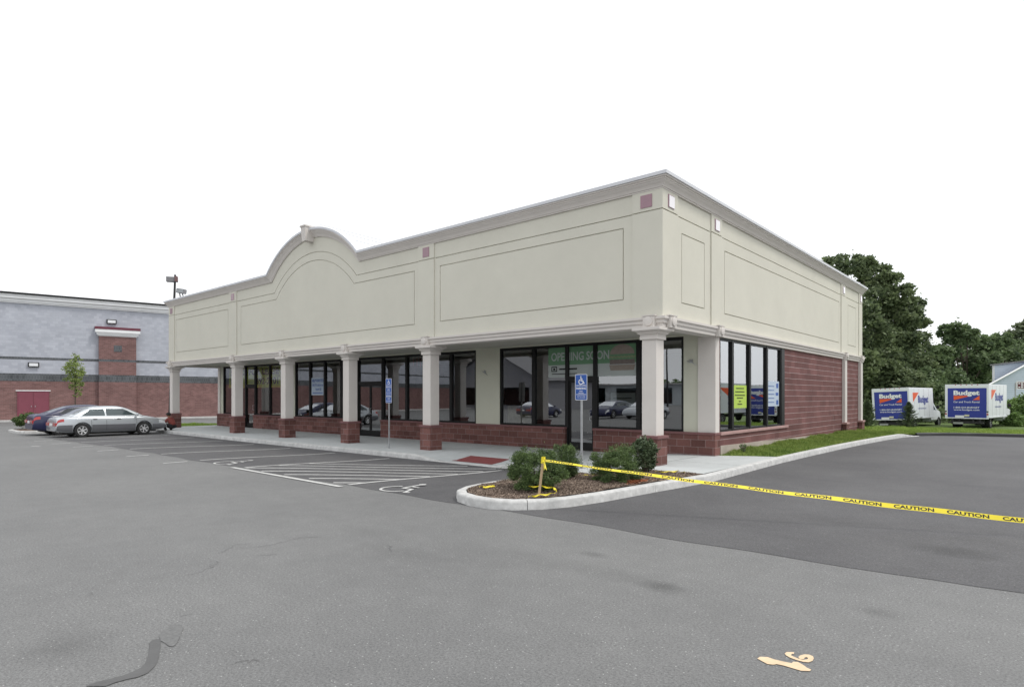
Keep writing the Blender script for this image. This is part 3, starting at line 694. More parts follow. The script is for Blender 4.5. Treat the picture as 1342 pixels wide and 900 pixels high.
# storefront windows
def window(x0, x1, z0, z1, ml=0.05, mr=0.05, xf=wx, top=0.09, bot=0.06, gl=None):
    """a framed pane; ml, mr are the widths of its left and right mullions"""
    fr = MB(xf)
    fr.box(x0, x0+ml, 0.01, 0.14, z0, z1); fr.box(x1-mr, x1, 0.01, 0.14, z0, z1)
    fr.box(x0+ml, x1-mr, 0.02, 0.13, z1-top, z1); fr.box(x0+ml, x1-mr, 0.02, 0.13, z0, z0+bot)
    w = part(fr, 'window', M_frame)
    p = MB(xf); a, b, c, d_ = x0+ml, x1-mr, z0+bot, z1-top
    p.quad((a, 0.07, c), (b, 0.07, c), (b, 0.07, d_), (a, 0.07, d_))
    p.build('pane', gl or M_glass, w)
    return w
def door(x0, x1, leaves=1, zt=2.26):
    fl = S((x0+x1)/2, 2.5)
    fr = MB(wx); fr.box(x0, x0+0.07, 0.0, 0.15, fl-0.1, HEAD-0.09); fr.box(x1-0.07, x1, 0.0, 0.15, fl-0.1, HEAD-0.09)
    fr.box(x0, x1, 0.0, 0.15, HEAD-0.088, HEAD); fr.box(x0+0.07, x1-0.07, 0.01, 0.14, zt, zt+0.12); fr.box(x0+0.07, x1-0.07, -0.02, 0.16, fl-0.1, fl+0.015)
    w = part(fr, 'door_frame', M_frame)
    p = MB(wx); p.quad((x0+.07, 0.07, zt+.12), (x1-.07, 0.07, zt+.12), (x1-.07, 0.07, HEAD-.088), (x0+.07, 0.07, HEAD-.088)); p.build('transom_pane', M_glass, w)
    W = (x1-x0-0.14)/leaves
    for i in range(leaves):
        a = x0+0.07+i*W+0.004; b = a+W-0.008
        lf = MB(wx); lf.box(a, a+0.055, 0.04, 0.09, fl+.02, zt-.003); lf.box(b-0.055, b, 0.04, 0.09, fl+.02, zt-.003)
        lf.box(a+.055, b-.055, 0.041, 0.089, fl+.02, fl+.25); lf.box(a+.055, b-.055, 0.041, 0.089, zt-0.08, zt-.003)
        dr = part(lf, 'door', M_frame)
        p = MB(wx); p.quad((a+.055, .065, fl+.25), (b-.055, .065, fl+.25), (b-.055, .065, zt-.08), (a+.055, .065, zt-.08)); p.build('pane', M_glass, dr)
        hx = b-0.09 if i == 0 else a+0.09
        h = MB(wx); h.tube([(hx, 0.04, fl+.95), (hx, -0.03, fl+.96), (hx, -0.03, fl+1.2), (hx, 0.04, fl+1.21)], 0.012, 6); h.build('handle', M_steel, dr)
def bay(xs, doors=()):
    for i in range(len(xs)-1):
        a, b = xs[i], xs[i+1]
        if i in doors: continue
        window(a+0.0005, b-0.0005, SILL+0.001, HEAD-0.001, 0.065, 0.065)
bay([-28.81, -27.55, -26.22]); door(-26.22, -25.15, 1); bay([-25.15, -23.65, -22.4])
bay([-21.18, -19.89, -18.66, -17.34, -16.1]); door(-16.1, -14.35, 2); bay([-14.35, -12.83, -11.55, -10.27, -8.94])
bay([-7.79, -6.3, -4.93]); door(-4.93, -3.86, 1); bay([-3.86, -2.37, -0.94])
# interior shell
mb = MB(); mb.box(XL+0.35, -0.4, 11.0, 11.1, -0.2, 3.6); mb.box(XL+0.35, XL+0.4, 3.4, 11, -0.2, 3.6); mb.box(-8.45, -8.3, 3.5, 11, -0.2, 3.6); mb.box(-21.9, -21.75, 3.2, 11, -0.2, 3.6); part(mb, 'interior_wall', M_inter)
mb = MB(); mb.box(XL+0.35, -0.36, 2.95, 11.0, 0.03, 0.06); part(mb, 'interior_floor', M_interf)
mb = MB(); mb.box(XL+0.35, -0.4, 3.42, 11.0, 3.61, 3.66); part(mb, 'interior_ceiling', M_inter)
# side wall
mb = MB(); mb.box(-0.30, -0.0, 3.32, 3.34, SILL, 3.36); mb.box(-0.3, 0.0, 8.78, 19.98, 0.1, 3.36); mb.box(-0.3, 0.0, 3.0, 8.778, 0.1, 0.678); part(mb, 'wall', M_sideblock)
mb = MB(); mb.box(-0.12, 0.012, 2.99, 3.32, -0.3, 0.695); part(mb, 'base_wall', M_block)
mb = MB(); mb.box(-0.3, 0.025, 2.96, 3.33, 0.697, 0.76); part(mb, 'base_cap', M_blockcap, bevel=0.008)
mb = MB(); mb.box(-0.28, 0.045, 3.332, 9.05, 0.68, 0.765); part(mb, 'sill', M_sillcap, bevel=0.01)
mb = MB(); n_ = 14
ft = [(3.33, 0.40), (8.9, 0.31), (12.3, 0.27), (15.8, 0.20), (19.98, 0.18)]
for (ya, za), (yb, zb) in zip(ft[:-1], ft[1:]):
    mb.add([(-0.2,ya+.004,-.4),(0.028,ya+.004,-.4),(0.028,yb-.004,-.4),(-0.2,yb-.004,-.4),(-0.2,ya+.004,za),(0.028,ya+.004,za),(0.028,yb-.004,zb),(-0.2,yb-.004,zb)], [(0,3,2,1),(4,5,6,7),(0,1,5,4),(1,2,6,5),(2,3,7,6),(3,0,4,7)])
part(mb, 'foundation', M_found)
sx = lambda x, y, z: (-y, x, z)           # along, depth in, z  ->  side wall
ys_ = [3.34, 4.29, 5.64, 7.12, 8.48]
for a, b in zip(ys_[:-1], ys_[1:]): window(a+.0005, b-.0005, 0.767, 3.34, 0.06, 0.06, xf=sx, top=0.05, gl=M_glass_side)
mb = MB(sx); mb.box(8.481, 8.779, 0.0, 0.16, 0.767, 3.35); part(mb, 'window_jamb', M_frame)
mb = MB(); mb.box(-0.3, -0.001, 3.34, 8.78, 3.342, 3.37); part(mb, 'lintel', M_frame)
for a in (16.4, 19.35):
    mb = MB(); mb.box(0.001, 0.13, a, a+0.34, 0.62, 3.35); w = part(mb, 'pilaster', M_trim, bevel=0.01)
    mb = MB(); mb.box(0.03, 0.19, a-0.06, a+0.40, -0.3, 0.54); mb.build('pilaster_base', M_block, w)
    mb = MB(); mb.box(0.001, 0.22, a-0.09, a+0.43, 0.541, 0.619); mb.build('pilaster_cap', M_sillcap, w, bevel=0.01)
# rosette blocks on the side architrave
def rosette(parent, c, out, along, s=0.15):
    c = Vector(c); out = Vector(out); along = Vector(along)
    mb = MB(); z0, z1 = c.z-0.145, c.z+0.125
    p = [c-along*s, c+along*s]
    a0, a1 = p[0]-out*0.1, p[1]+out*0.0
    mb.box(min(a0.x, a1.x), max(a0.x, a1.x), min(a0.y, a1.y), max(a0.y, a1.y), z0, z1)
    mb.box(*(sorted(((c-along*(s+.02)).x, (c+along*(s+.02)+out*.015).x)) if abs(along.x) > .5 else sorted(((c-out*.1).x, (c+out*.02).x))), *(sorted(((c-along*(s+.03)).y, (c+along*(s+.03)).y)) if abs(along.y) > .5 else sorted(((c-out*.1).y, (c+out*.02).y))), z1+.001, z1+.025)
    o = mb.build('capital_block', M_trim, parent)
    dm = MB(); dm.tube([c-out*.01, c+out*0.035, c+out*0.045], [0.11, 0.11, 0.085], 20); dm.build('rosette', M_trim, o if parent is BL else parent, smooth=40)
    return o
rosette(BL, (0.17, 3.06, 3.49), (1, 0, 0), (0, 1, 0)); rosette(BL, (0.17, 16.57, 3.49), (1, 0, 0), (0, 1, 0)); rosette(BL, (0.17, 19.55, 3.49), (1, 0, 0), (0, 1, 0))
# columns
def column(cx, cy):
    g = -0.3; z0 = 0.83
    c = bpy.data.objects.new('column', None); COL.objects.link(c); c.parent = BL; c.location = (0, 0, 0)
    mb = MB(); mb.box(cx-.245, cx+.245, cy-.245, cy+.245, g, z0-0.07); mb.build('base', M_block, c)
    mb = MB(); mb.box(cx-.275, cx+.275, cy-.275, cy+.275, z0-0.069, z0); mb.build('base_cap', M_blockcap, c, bevel=0.012)
    mb = MB(); mb.box(cx-.185, cx+.185, cy-.185, cy+.185, z0+0.001, 3.07); mb.build('shaft', M_trim, c, bevel=0.006)
    mb = MB(); mb.box(cx-.225, cx+.225, cy-.225, cy+.225, 3.071, 3.15); mb.frustum(cx, cy, 3.151, 3.20, .215, .235); mb.box(cx-.265, cx+.265, cy-.265, cy+.265, 3.201, 3.235)
    mb.frustum(cx, cy, 3.236, 3.275, .275, .33); mb.box(cx-.36, cx+.36, cy-.36, cy+.36, 3.276, 3.345); mb.build('capital', M_trim, c, bevel=0.005)
    return c
cols = [(-0.26, 0.05), (-8.17, 0.12), (-12.62, 0.12), (-17.12, 0.12), (-21.62, 0.12), (-28.95, 0.12)]
for cx, cy in cols:
    c = column(cx, cy); rosette(c, (cx, -0.17, 3.49), (0, -1, 0), (1, 0, 0))
    if cx > -1: rosette(c, (0.17, cy+0.2, 3.49), (1, 0, 0), (0, 1, 0))
# conduit ends left on the wall where lamps are missing
for (x, z) in ((-8.5, 2.62), (-0.72, 2.72)):
    mb = MB(wx)
    for i in range(3):
        a = rnd.uniform(-.05, .05)
        mb.tube([(x-0.04+i*.04, 0.0, z+a), (x-.1+i*.06, -0.06, z+a+.05), (x+.02+i*.05, -.08, z-.02-i*.03), (x+.1+i*.04, -.05, z-.06-i*.03)], 0.008, 5)
    mb.box(x-.03, x+.05, -0.012, -0.001, z-.05, z+.05)
    part(mb, 'loose_wiring', M_steel)
# rosette blocks etc done; banners inside the windows
def sheet(name, x0, x1, z0, z1, m, label, cat, inset=0.088):
    mb = MB(wx); n = 6
    for i in range(n):
        a = x0+(x1-x0)*i/n; b = x0+(x1-x0)*(i+1)/n
        mb.box(a, b, inset, inset+0.004, z0, z1)
    mb2 = MB(); mb2.v, mb2.f = mb.v, mb.f
    return tag(mb2.build(name, m, fix=True), label, cat)
def wdec(x, z, inset=0.086): return Dec(wx(x, inset, z), (1, 0.0155, 0), (0, 0, 1))
M_green = mat('banner_green', (0.12, 0.25, 0.14), 0.6, var=0.05)
M_paper = mat('banner_white', (0.40, 0.44, 0.43), 0.6, var=0.03)
M_bun = mat('bun_brown', (0.27, 0.23, 0.20), 0.7, var=0.1, scale=8); M_patty = mat('patty_brown', (0.17, 0.14, 0.13), 0.7, var=0.2, scale=12); M_let = mat('lettuce', (0.22, 0.27, 0.16), 0.7, var=0.2, scale=15)
ban = sheet('banner', -5.7, -2.42, 2.36, 3.40, M_paper, 'green and white OPENING SOON banner across the window top beside the corner column', 'banner', 0.062)
d = wdec(-4.06, 2.36, 0.0605); d.rect(-1.64, 1.64, 0.40, 1.03); d.build('green_field', M_green, ban)
d = wdec(-4.06, 2.36, 0.058); d.text('OPENING SOON', -0.42, 0.54, 0.26, 2.2, 0.02); d.build('lettering', M_paper, ban)
d = wdec(-4.06, 2.36, 0.058); d.stroke([(-1.5, .2), (-1.3, .2), (-1.3, .34), (-1.5, .34)], .03, True); d.rect(-1.44, -1.36, .235, .30); d.rect(-1.2, -.5, .24, .29); d.rect(-1.5, -.5, .1, .125); d.build('logo', M_frame, ban)
d = wdec(-4.06, 2.36, 0.057); d.poly([(1.13+.42*math.cos(R(a)), .66+.30*math.sin(R(a))) for a in range(0, 181, 12)]); d.poly([(.73, .17), (1.53, .17), (1.58, .34), (.68, .34)]); d.build('bun', M_bun, ban)
d = wdec(-4.06, 2.36, 0.055); d.rect(.70, 1.56, .36, .50); d.build('patty', M_patty, ban)
d = wdec(-4.06, 2.36, 0.053); d.stroke([(.68+i*.06, .56+.03*(i % 2)) for i in range(16)], .05); d.build('lettuce', M_let, ban)
M_yel = mat('banner_yellow', (0.80, 0.80, 0.16), 0.6, var=0.06); M_dred = mat('letter_red', (0.20, 0.05, 0.03), 0.6, var=0.05)
ban = sheet('banner', -28.3, -22.6, 2.2, 3.36, M_yel, 'long yellow banner with dark red lettering inside the leftmost windows', 'banner')
d = wdec(-25.45, 2.2); d.text('SPACE FOR LEASE', 0, 0.70, 0.30, 5.2, 0.03); d.build('lettering', M_dred, ban)
d = wdec(-25.45, 2.2); d.text('Prime', -2.1, 0.2, 0.28, 1.0, 0.02); d.text('692-2101', 1.4, 0.2, 0.32, 2.3, 0.03); d.build('phone_number', M_dred, ban)
M_lblue = mat('paper_blue', (0.46, 0.54, 0.64), 0.6, var=0.04)
sg = sheet('window_sign', -19.80, -18.75, 1.80, 2.62, M_lblue, 'pale HELP WANTED paper sign taped to the dark window', 'sign', 0.055)
d = wdec(-19.27, 1.80, 0.053); d.text('HELP WANTED', 0, .62, .13, .95, .02); d.text('All Positions', 0, .42, .13, .9, .01); d.text('Apply @', .05, .24, .1, .5, .01); [d.rect(-.42+i*.085, -.36+i*.085, .07, .13) for i in range(10)]; d.build('lettering', M_signblue, sg)
sg = sheet('window_sign', -3.35, -2.5, 1.38, 1.85, M_paper, 'white rectangular notice low in the window right of the glass door', 'sign')
d = wdec(-2.92, 1.38); d.rect(-.3, -.2, .1, .13); d.rect(-.1, .1, .1, .13); d.rect(-.33, .3, .3, .32); d.build('lettering', M_frame, sg)
sg = sheet('window_sign', -7.5, -6.45, 0.85, 1.42, mat('poster_tan', (.40, .37, .28), .7, var=.3, scale=6), 'tan cardboard poster standing on the sill of the window beside the beige pier', 'sign')
# red pennants in window
mb = MB(wx)
for i in range(7):
    a = -12.7+i*.21; mb.add([(a, .2, 3.3), (a+.19, .2, 3.3), (a+.095, .2, 2.95-.03*(i % 3))], [(0, 1, 2)])
tag(mb.build('pennant_string', mat('pennant_red', (.35, .04, .05), .6, var=.2, scale=3)), 'red pennants hanging inside the window behind the accessible sign', 'bunting')
def sdec(y, z, inset=0.0595): return Dec((-inset, y, z), (0, 1, 0), (0, 0, 1))
M_lime = mat('poster_lime', (.42, .58, .08), .6, var=.05)
mb = MB(); mb.box(-.066, -.060, 4.45, 5.45, 1.40, 2.07); sg = tag(mb.build('window_sign', M_lime), 'lime green printed notice in the second pane of the side window', 'sign')
d = sdec(4.95, 1.4)
for k_, (w_, z_) in enumerate(((.6, .56), (.75, .46), (.8, .36), (.5, .28), (.2, .18), (.4, .10))): [d.rect(-w_/2+q*.06, -w_/2+q*.06+.042, z_, z_+.035) for q in range(int(w_/.06))]
d.build('lettering', M_frame, sg)
mb = MB(); mb.box(-.066, -.060, 7.25, 8.38, 1.42, 2.24); sg = tag(mb.build('window_sign', M_lblue), 'pale blue printed sheet in the last pane of the side window', 'sign')
d = sdec(7.8, 1.42); d.rect(.3, .5, .05, .2); d.rect(.25, .5, .35, .45); d.rect(.3, .5, .6, .75)
for q in range(5): [d.rect(-.45+j*.07, -.40+j*.07, .12+q*.13, .15+q*.13) for j in range(8)]
d.build('lettering', M_signblue, sg)

# ------------------------------------------------------------------ accessible parking signs
def park_sign(x, y, z0, ztop, panels, label, lean=0.0):
    r_ = empty('parking_sign', (0, 0, 0), 0, label, 'sign', 'blue accessible parking signs')
    mb = MB(); n = Vector((0.25, -1, 0)).normalized()
    mb.box(x-.024, x+.024, y-.014, y+.014, z0, ztop-.03); mb.box(x-.03, x+.03, y-.02, y+.02, z0, z0+.12)
    mb.build('post', M_steel, r_, bevel=.004)
    for k, (za, zb, w, kind) in enumerate(panels):
        zc = (za+zb)/2
        def rr(w_, h_, rad, lift):
            pts = []
            for cx_, cy_, a0 in ((w_/2-rad, h_/2-rad, 0), (-w_/2+rad, h_/2-rad, 90), (-w_/2+rad, -h_/2+rad, 180), (w_/2-rad, -h_/2+rad, 270)):
                pts += [(cx_+rad*math.cos(R(a0+i*22.5)), cy_+rad*math.sin(R(a0+i*22.5))) for i in range(5)]
            return pts
        pl = MB(); p = rr(w, zb-za, .025, 0); nn = len(p)
        pl.rings([[(x+a, y-.018, zc+b) for a, b in p], [(x+a, y-.021, zc+b) for a, b in p]])
        pn = pl.build('panel', M_white, r_, fix=True)
        d = Dec((x, y-.0212, zc), (1, 0, 0), (0, 0, 1), .0006); d.poly(rr(w-.022, zb-za-.022, .018, 0)); d.build('face', M_signblue, pn)
        d = Dec((x, y-.0212, zc), (1, 0, 0), (0, 0, 1), .0014); h = zb-za
        if kind == 'main':
            isa(d, 0, h/2-.135, .19, .13)
            d.text('HANDICAPPED', 0, h/2-.275, .032, w-.05, .01); d.text('PARKING', 0, h/2-.345, .045, w-.06, .03)
            d.text('PERMIT', 0, h/2-.40, .025, .10, .01); d.text('REQUIRED', 0, h/2-.44, .025, .14, .01)
            d.rect(-w/2+.03, w/2-.03, -h/2+.125, -h/2+.135)
            d.text('VIOLATORS', 0, -h/2+.085, .022, w-.1, .0); d.text('WILL BE FINED', 0, -h/2+.045, .022, w-.1, .0)
        elif kind == 'tall':
            isa(d, 0, h/2-.11, .15, .13)
            d.text('HANDICAPPED', 0, h/2-.235, .028, w-.05, .01); d.rect(-w/2+.012, w/2-.012, h/2-.262, h/2-.254)
            d.text('PARKING', 0, h/2-.305, .032, w-.05, .02)
            d.text('PERMIT', 0, h/2-.37, .028, .13, .01); d.text('REQUIRED', 0, h/2-.41, .028, .15, .01)
            d.rect(-w/2+.012, w/2-.012, -h/2+.12, -h/2+.13); d.text('VIOLATORS', 0, -h/2+.075, .022, w-.1, .0); d.text('WILL BE FINED', 0, -h/2+.035, .022, w-.1, .0)
        else:
            d.text('VAN', 0, .015, .045, .13, .02); d.text('ACCESSIBLE', 0, -.055, .035, w-.06, .01)
        d.build('lettering', M_white, pn)
    return r_
park_sign(-1.25, -1.45, 0.05, 2.27, [(1.66, 2.25, .33, 'main')], 'blue handicapped parking sign on a galvanised post behind the mulch island')
park_sign(-9.62, -0.42, -0.1, 2.33, [(1.745, 2.33, .31, 'tall'), (1.53, 1.74, .31, 'van')], 'blue accessible parking sign with a second plate, on the sidewalk between two columns')

# ------------------------------------------------------------------ plants
def leaf_cloud(n, clumps, size, asp, shell=0.55, up=0.0, drop=0.0, rg=rng):
    """leaf quads spread through a set of clumps (x,y,z,rx,ry,rz)"""
    cl = np.array(clumps, float); wgt = (cl[:, 3]*cl[:, 4]+cl[:, 5]*cl[:, 3]); wgt /= wgt.sum()
    idx = rg.choice(len(cl), n, p=wgt)
    d = rg.normal(0, 1, (n, 3)); d /= np.linalg.norm(d, axis=1)[:, None]
    rr = shell+(1-shell)*rg.random(n)**0.6
    rr *= 1+0.10*rg.normal(0, 1, n)
    c = cl[idx, :3]+d*rr[:, None]*cl[idx, 3:6]
    a = rg.normal(0, 1, (n, 3)); a[:, 2] = a[:, 2]*0.6-drop; a += d*0.6; a[:, 2] += up; a /= np.linalg.norm(a, axis=1)[:, None]
    b = np.cross(a, rg.normal(0, 1, (n, 3))); b /= np.linalg.norm(b, axis=1)[:, None]
    s_ = size*rg.uniform(0.6, 1.3, n)[:, None]
    U = a*s_; V = b*s_*asp
    return np.stack([c-U, c-V*1.0+U*0.1, c+U, c+V+U*0.1], 1).reshape(-1, 3)
def subclumps(clumps, k, f, rg=rng):
    out = []
    for c in clumps:
        for i in range(k):
            d = rg.normal(0, 1, 3); d /= np.linalg.norm(d)
            r_ = f*rg.uniform(0.7, 1.25)
            out.append((c[0]+d[0]*c[3]*.75, c[1]+d[1]*c[4]*.75, c[2]+d[2]*c[5]*.75, c[3]*r_, c[4]*r_, c[5]*r_*0.8))
    return out
def limb_tree(name, base, clumps, leafm, n, size, label, group, cat='tree', trunk_r=0.25, k=9, f=0.42, trunk_top=None, asp=0.55, shell=0.35):
    r_ = empty(name, (0, 0, 0), 0, label, cat, group)
    mb = MB(); b = Vector(base); top = Vector(trunk_top) if trunk_top else Vector((np.mean([c[0] for c in clumps]), np.mean([c[1] for c in clumps]), np.mean([c[2] for c in clumps])))
    mid = b.lerp(top, 0.5)+Vector((rnd.uniform(-.1, .1), rnd.uniform(-.1, .1), 0))*trunk_r*4
    mb.tube([b-Vector((0, 0, .3)), b+Vector((0, 0, .2)), mid, top], [trunk_r*1.35, trunk_r, trunk_r*.75, trunk_r*.35], 8)
    for c in clumps:
        t = rnd.uniform(.35, .9); p = b.lerp(mid, t*2) if t < .5 else mid.lerp(top, t*2-1)
        e = Vector(c[:3]); m_ = p.lerp(e, .5)+Vector((0, 0, -.08*(e-p).length))
        mb.tube([p, m_, e], [trunk_r*.38, trunk_r*.22, trunk_r*.07], 5)
    mb.build('trunk', M_bark, r_, smooth=True)
    sub = subclumps(clumps, k, f)
    v = np.concatenate([leaf_cloud(int(n*.85), sub, size, asp, shell), leaf_cloud(int(n*.15), clumps, size, asp, .2)])
    np_mesh('crown', v, 4, leafm, r_)
    return r_
def pxclumps(lst, D, spread=0.1):
    out = []
    for (x, y, r_) in lst:
        d_ = D*(1+rnd.uniform(-spread, spread)*.6); p = dep(x, y, d_); w = r_*d_/F_PX
        out.append((p.x, p.y, p.z, w, w, w*.85))
    return out
TG = 'trees behind the parked box trucks'
c = pxclumps([(1092,352,20),(1112,345,18),(1130,350,19),(1148,362,20),(1163,372,20),(1182,388,20),(1198,398,14),(1105,385,30),(1140,395,30),(1175,415,28),(1120,430,34),(1160,445,34),(1192,430,22),(1205,447,16),(1100,470,34),(1145,490,34),(1185,475,30),(1160,525,34),(1205,480,22),(1120,520,34)], 61)
c += pxclumps([(1135,440,30),(1165,455,30),(1120,475,30),(1150,480,32),(1185,455,26),(1175,500,30),(1140,515,32),(1125,415,26),(1195,505,24)], 55.5)
limb_tree('oak_tree', (*xy(1150, 61), -.6), c, M_leaf_big, 85000, .19, 'tallest dense dark green tree rising right behind the corner of the beige building', TG, trunk_r=.32, f=.36, k=12, shell=.2, trunk_top=(*xy(1150, 61), 6.0))
c = pxclumps([(1222,478,20),(1232,462,16),(1212,500,24),(1240,495,22),(1225,520,26),(1250,520,20)], 57)
limb_tree('maple_tree', (*xy(1222, 57), -.6), c, M_leaf_mid, 17000, .17, 'mid-height rounded green tree between and behind the two box trucks', TG, trunk_r=.3, k=10)
c = pxclumps([(1243,436,13),(1255,430,13),(1268,440,14),(1262,455,18),(1243,455,16),(1283,452,15),(1278,470,20),(1256,478,20),(1292,472,16),(1275,498,20),(1290,500,18),(1252,505,16)], 74)
limb_tree('maple_tree', (*xy(1265, 74), -.6), c, M_leaf_mid, 22000, .21, 'dark green tree directly above the right-hand box truck', TG, trunk_r=.4, k=9, f=.40)
c = pxclumps([(1300,450,12),(1312,446,13),(1303,462,16),(1322,462,18),(1340,460,16),(1310,485,20),(1330,480,20),(1352,470,20),(1298,490,14)], 86)
limb_tree('maple_tree', (*xy(1315, 86), -.6), c, M_leaf_mid, 18000, .24, 'green tree rising directly over the roof of the light blue house', TG, trunk_r=.4, k=9, f=.40)
c = pxclumps([(1325,438,9),(1337,431,10),(1350,427,12),(1343,443,12),(1358,440,14),(1330,450,8)], 104)
limb_tree('locust_tree', (*xy(1345, 104), -.6), c, M_leaf_far, 9000, .26, 'airy olive green treetop at the right edge of the photo, farthest of the trees', TG, trunk_r=.4, k=8, f=.42)
# undergrowth that reads as one mass
ug = [(*xy(x, D)[:2], z, r_, r_, r_*.8) for x, D, z, r_ in [(1140+i*12, 52+3*math.sin(i*2.1), .6+.5*math.sin(i*1.7), 1.7) for i in range(14)]]
ug += [(*xy(1100+i*20, 78), 2.5, 4.5, 4.0, 4.0) for i in range(16)]
tag(np_mesh('undergrowth', leaf_cloud(42000, subclumps(ug, 6, .45), .17, .55, .3), 4, M_leaf_big), 'dark undergrowth filling the gap under the trees behind the trucks', kind='stuff')
def bush(name, cx, cy, cz, rx, ry, rz, n, size, asp, m, label, cat='bush', k=40, f=.28, group=None, base=None, extra=()):
    r_ = empty(name, (0, 0, 0), 0, label, cat, group)
    mb = MB(); b = Vector((cx, cy, cz-rz-.1 if base is None else base))
    for i in range(9):
        a = rnd.uniform(0, 6.28); q = rnd.uniform(.3, .75)
        e = Vector((cx+rx*q*math.cos(a), cy+ry*q*math.sin(a), cz+rz*rnd.uniform(-.1, .5)))
        mb.tube([b, b.lerp(e, .5)+Vector((0, 0, -.03)), e], [.018, .012, .004], 5)
    mb.build('stem', M_bark, r_)
    main = [(cx, cy, cz, rx, ry, rz)]+list(extra)
    sub = []
    for c_ in main:
        kk = k if c_ is main[0] else k//3
        for i in range(kk):
            d_ = rng.normal(0, 1, 3); d_ /= np.linalg.norm(d_); q = rng.uniform(.55, 1.02); ff = f*rng.uniform(.45, 1.15)
            sub.append((c_[0]+d_[0]*c_[3]*q, c_[1]+d_[1]*c_[4]*q, max(c_[2]+d_[2]*c_[5]*q, (base or 0)+.04), c_[3]*ff, c_[4]*ff, c_[5]*ff))
    v = np.concatenate([leaf_cloud(int(n*.8), sub, size, asp, .35, up=.35), leaf_cloud(int(n*.2), main, size, asp, .3, up=.3)])
    np_mesh('foliage', v, 4, m, r_); return r_
BG = 'bushes in the mulch island'
x, y = xy(702, 10.55); bush('yew_bush', x-.02, y, .48, .50, .47, .40, 34000, .021, .22, M_leaf_yew, 'largest dark green yew bush, directly behind the wooden stake', group=BG, base=.13, k=70, f=.22)
x, y = xy(740, 12.0); bush('yew_bush', x, y, .47, .37, .35, .36, 17000, .021, .22, M_leaf_yew, 'smaller dark yew bush left of the handicapped sign post, farther from the kerb', group=BG, base=.13, k=55, f=.24)
x, y = xy(806, 11.55); bush('yew_bush', x, y, .43, .50, .46, .34, 30000, .021, .22, M_leaf_yew, 'wide yew bush in the middle of the mulch island with the tape passing in front', group=BG, base=.13, k=70, f=.22, extra=[(x+.02, y+.2, .66, .28, .28, .22)])
x, y = xy(845, 13.0); bush('laurel_bush', x, y, .50, .27, .27, .40, 3800, .042, .36, M_leaf_rho, 'broad-leaved grey green bush in front of the corner column base', group=BG, base=.12, k=26, f=.3)
x, y = xy(38, 32.5); bush('round_bush', x, y, .50, .62, .62, .42, 7000, .045, .4, M_leaf_yew, 'small round bush on the island behind the parked cars', base=.1, k=30, f=.3)
# conifers
def conifer(px_, D, ztop, w, label, z0=None):
    x, y = xy(px_, D); z0 = G(x, y)+.02 if z0 is None else z0; H = ztop-z0
    r_ = empty('small_spruce', (0, 0, 0), 0, label, 'conifer', 'two young spruces on the grass by the trucks')
    mb = MB(); mb.tube([(x, y, z0-.1), (x, y, z0+H*.5), (x, y, ztop)], [.045, .03, .006], 6)
    pts = []
    n = 46
    for i in range(n):
        t = i/n; z = z0+.12+H*.9*t; ln = w*(1-t)**.85*rng.uniform(.55, 1.15); a = i*2.4+rng.uniform(-.3, .3)
        e = (x+ln*math.cos(a), y+ln*math.sin(a), z+.05+.25*ln); mb.tube([(x, y, z), e], [.012, .003], 4)
        for q in np.linspace(.1, 1, 9): pts.append((x+(e[0]-x)*q, y+(e[1]-y)*q, z+(e[2]-z)*q, .09*(1.3-q*.6), .09*(1.3-q*.6), .06))
    mb.build('trunk', M_bark, r_)
    np_mesh('foliage', leaf_cloud(9000, pts, .035, .28, .1, up=.2), 4, M_leaf_con, r_)
conifer(1137, 34.5, 1.6, .72, 'young spruce nearest the building corner, left of the left box truck')
conifer(1191, 35.5, 1.42, .85, 'young spruce overlapping the right rear corner of the left truck')
# young tree at the far left and shrubs at the right
x, y = xy(98.5, 42)
c = [(x+a*.9, y+b*.5, z, r_*1.1, r_*1.1, r_) for a, b, z, r_ in [(-.1,0,3.6,.6),(.3,.2,3.1,.55),(-.35,-.2,3.0,.5),(.15,.1,4.1,.4),(-.8,0,3.95,.28),(.6,0,3.7,.35),(.75,.1,2.7,.3),(-.5,.1,3.7,.4),(.1,0,2.6,.45),(.5,.2,2.2,.22),(-.15,0,4.5,.18),(.45,0,4.35,.2),(-1.15,0,4.15,.12),(.2,.1,1.9,.25),(-.3,0,2.35,.3),(.85,0,3.3,.25)]]
limb_tree('young_tree', (x, y, -.1), c, M_leaf_yng, 2000, .075, 'slender young tree with light green leaves in front of the grey and brick store', None, trunk_r=.045, k=6, f=.36, asp=.5, trunk_top=(x, y, 3.9))
for (px_, D, z, r_, nn, lab) in ((1320, 47, .35, 1.0, 5500, 'leafy green shrub right of the right-hand box truck'), (1343, 45, .75, 1.25, 7000, 'taller leafy shrub at the right edge below the house sign'), (1332, 43, -.05, .7, 3500, 'low pale green weeds in front of the shrubs at the right edge')):
    x, y = xy(px_, D); bush('shrub', x, y, z, r_, r_, r_*.85, nn, .085, .5, M_leaf_shr, lab, 'shrub', 24, .33, 'shrubs at the right edge', base=-.5)
x, y = xy(1133, 38.5); bush('shrub', x, y, .35, .5, .5, .9, 2600, .07, .5, M_leaf_mid, 'dark shrub at the rear corner of the building', 'shrub', 20, .33, base=-.45)
for i, (X, Y) in enumerate(((0.40, 4.0),)):
    bush('weed', X, Y, .36, .10, .10, .14, 160, .03, .35, M_leaf_mid, ('dark sprig of weed against the foundation at the wall corner', 'second sprig of weed in the grass by the wall corner')[i], 'weed', 6, .4, base=.17)

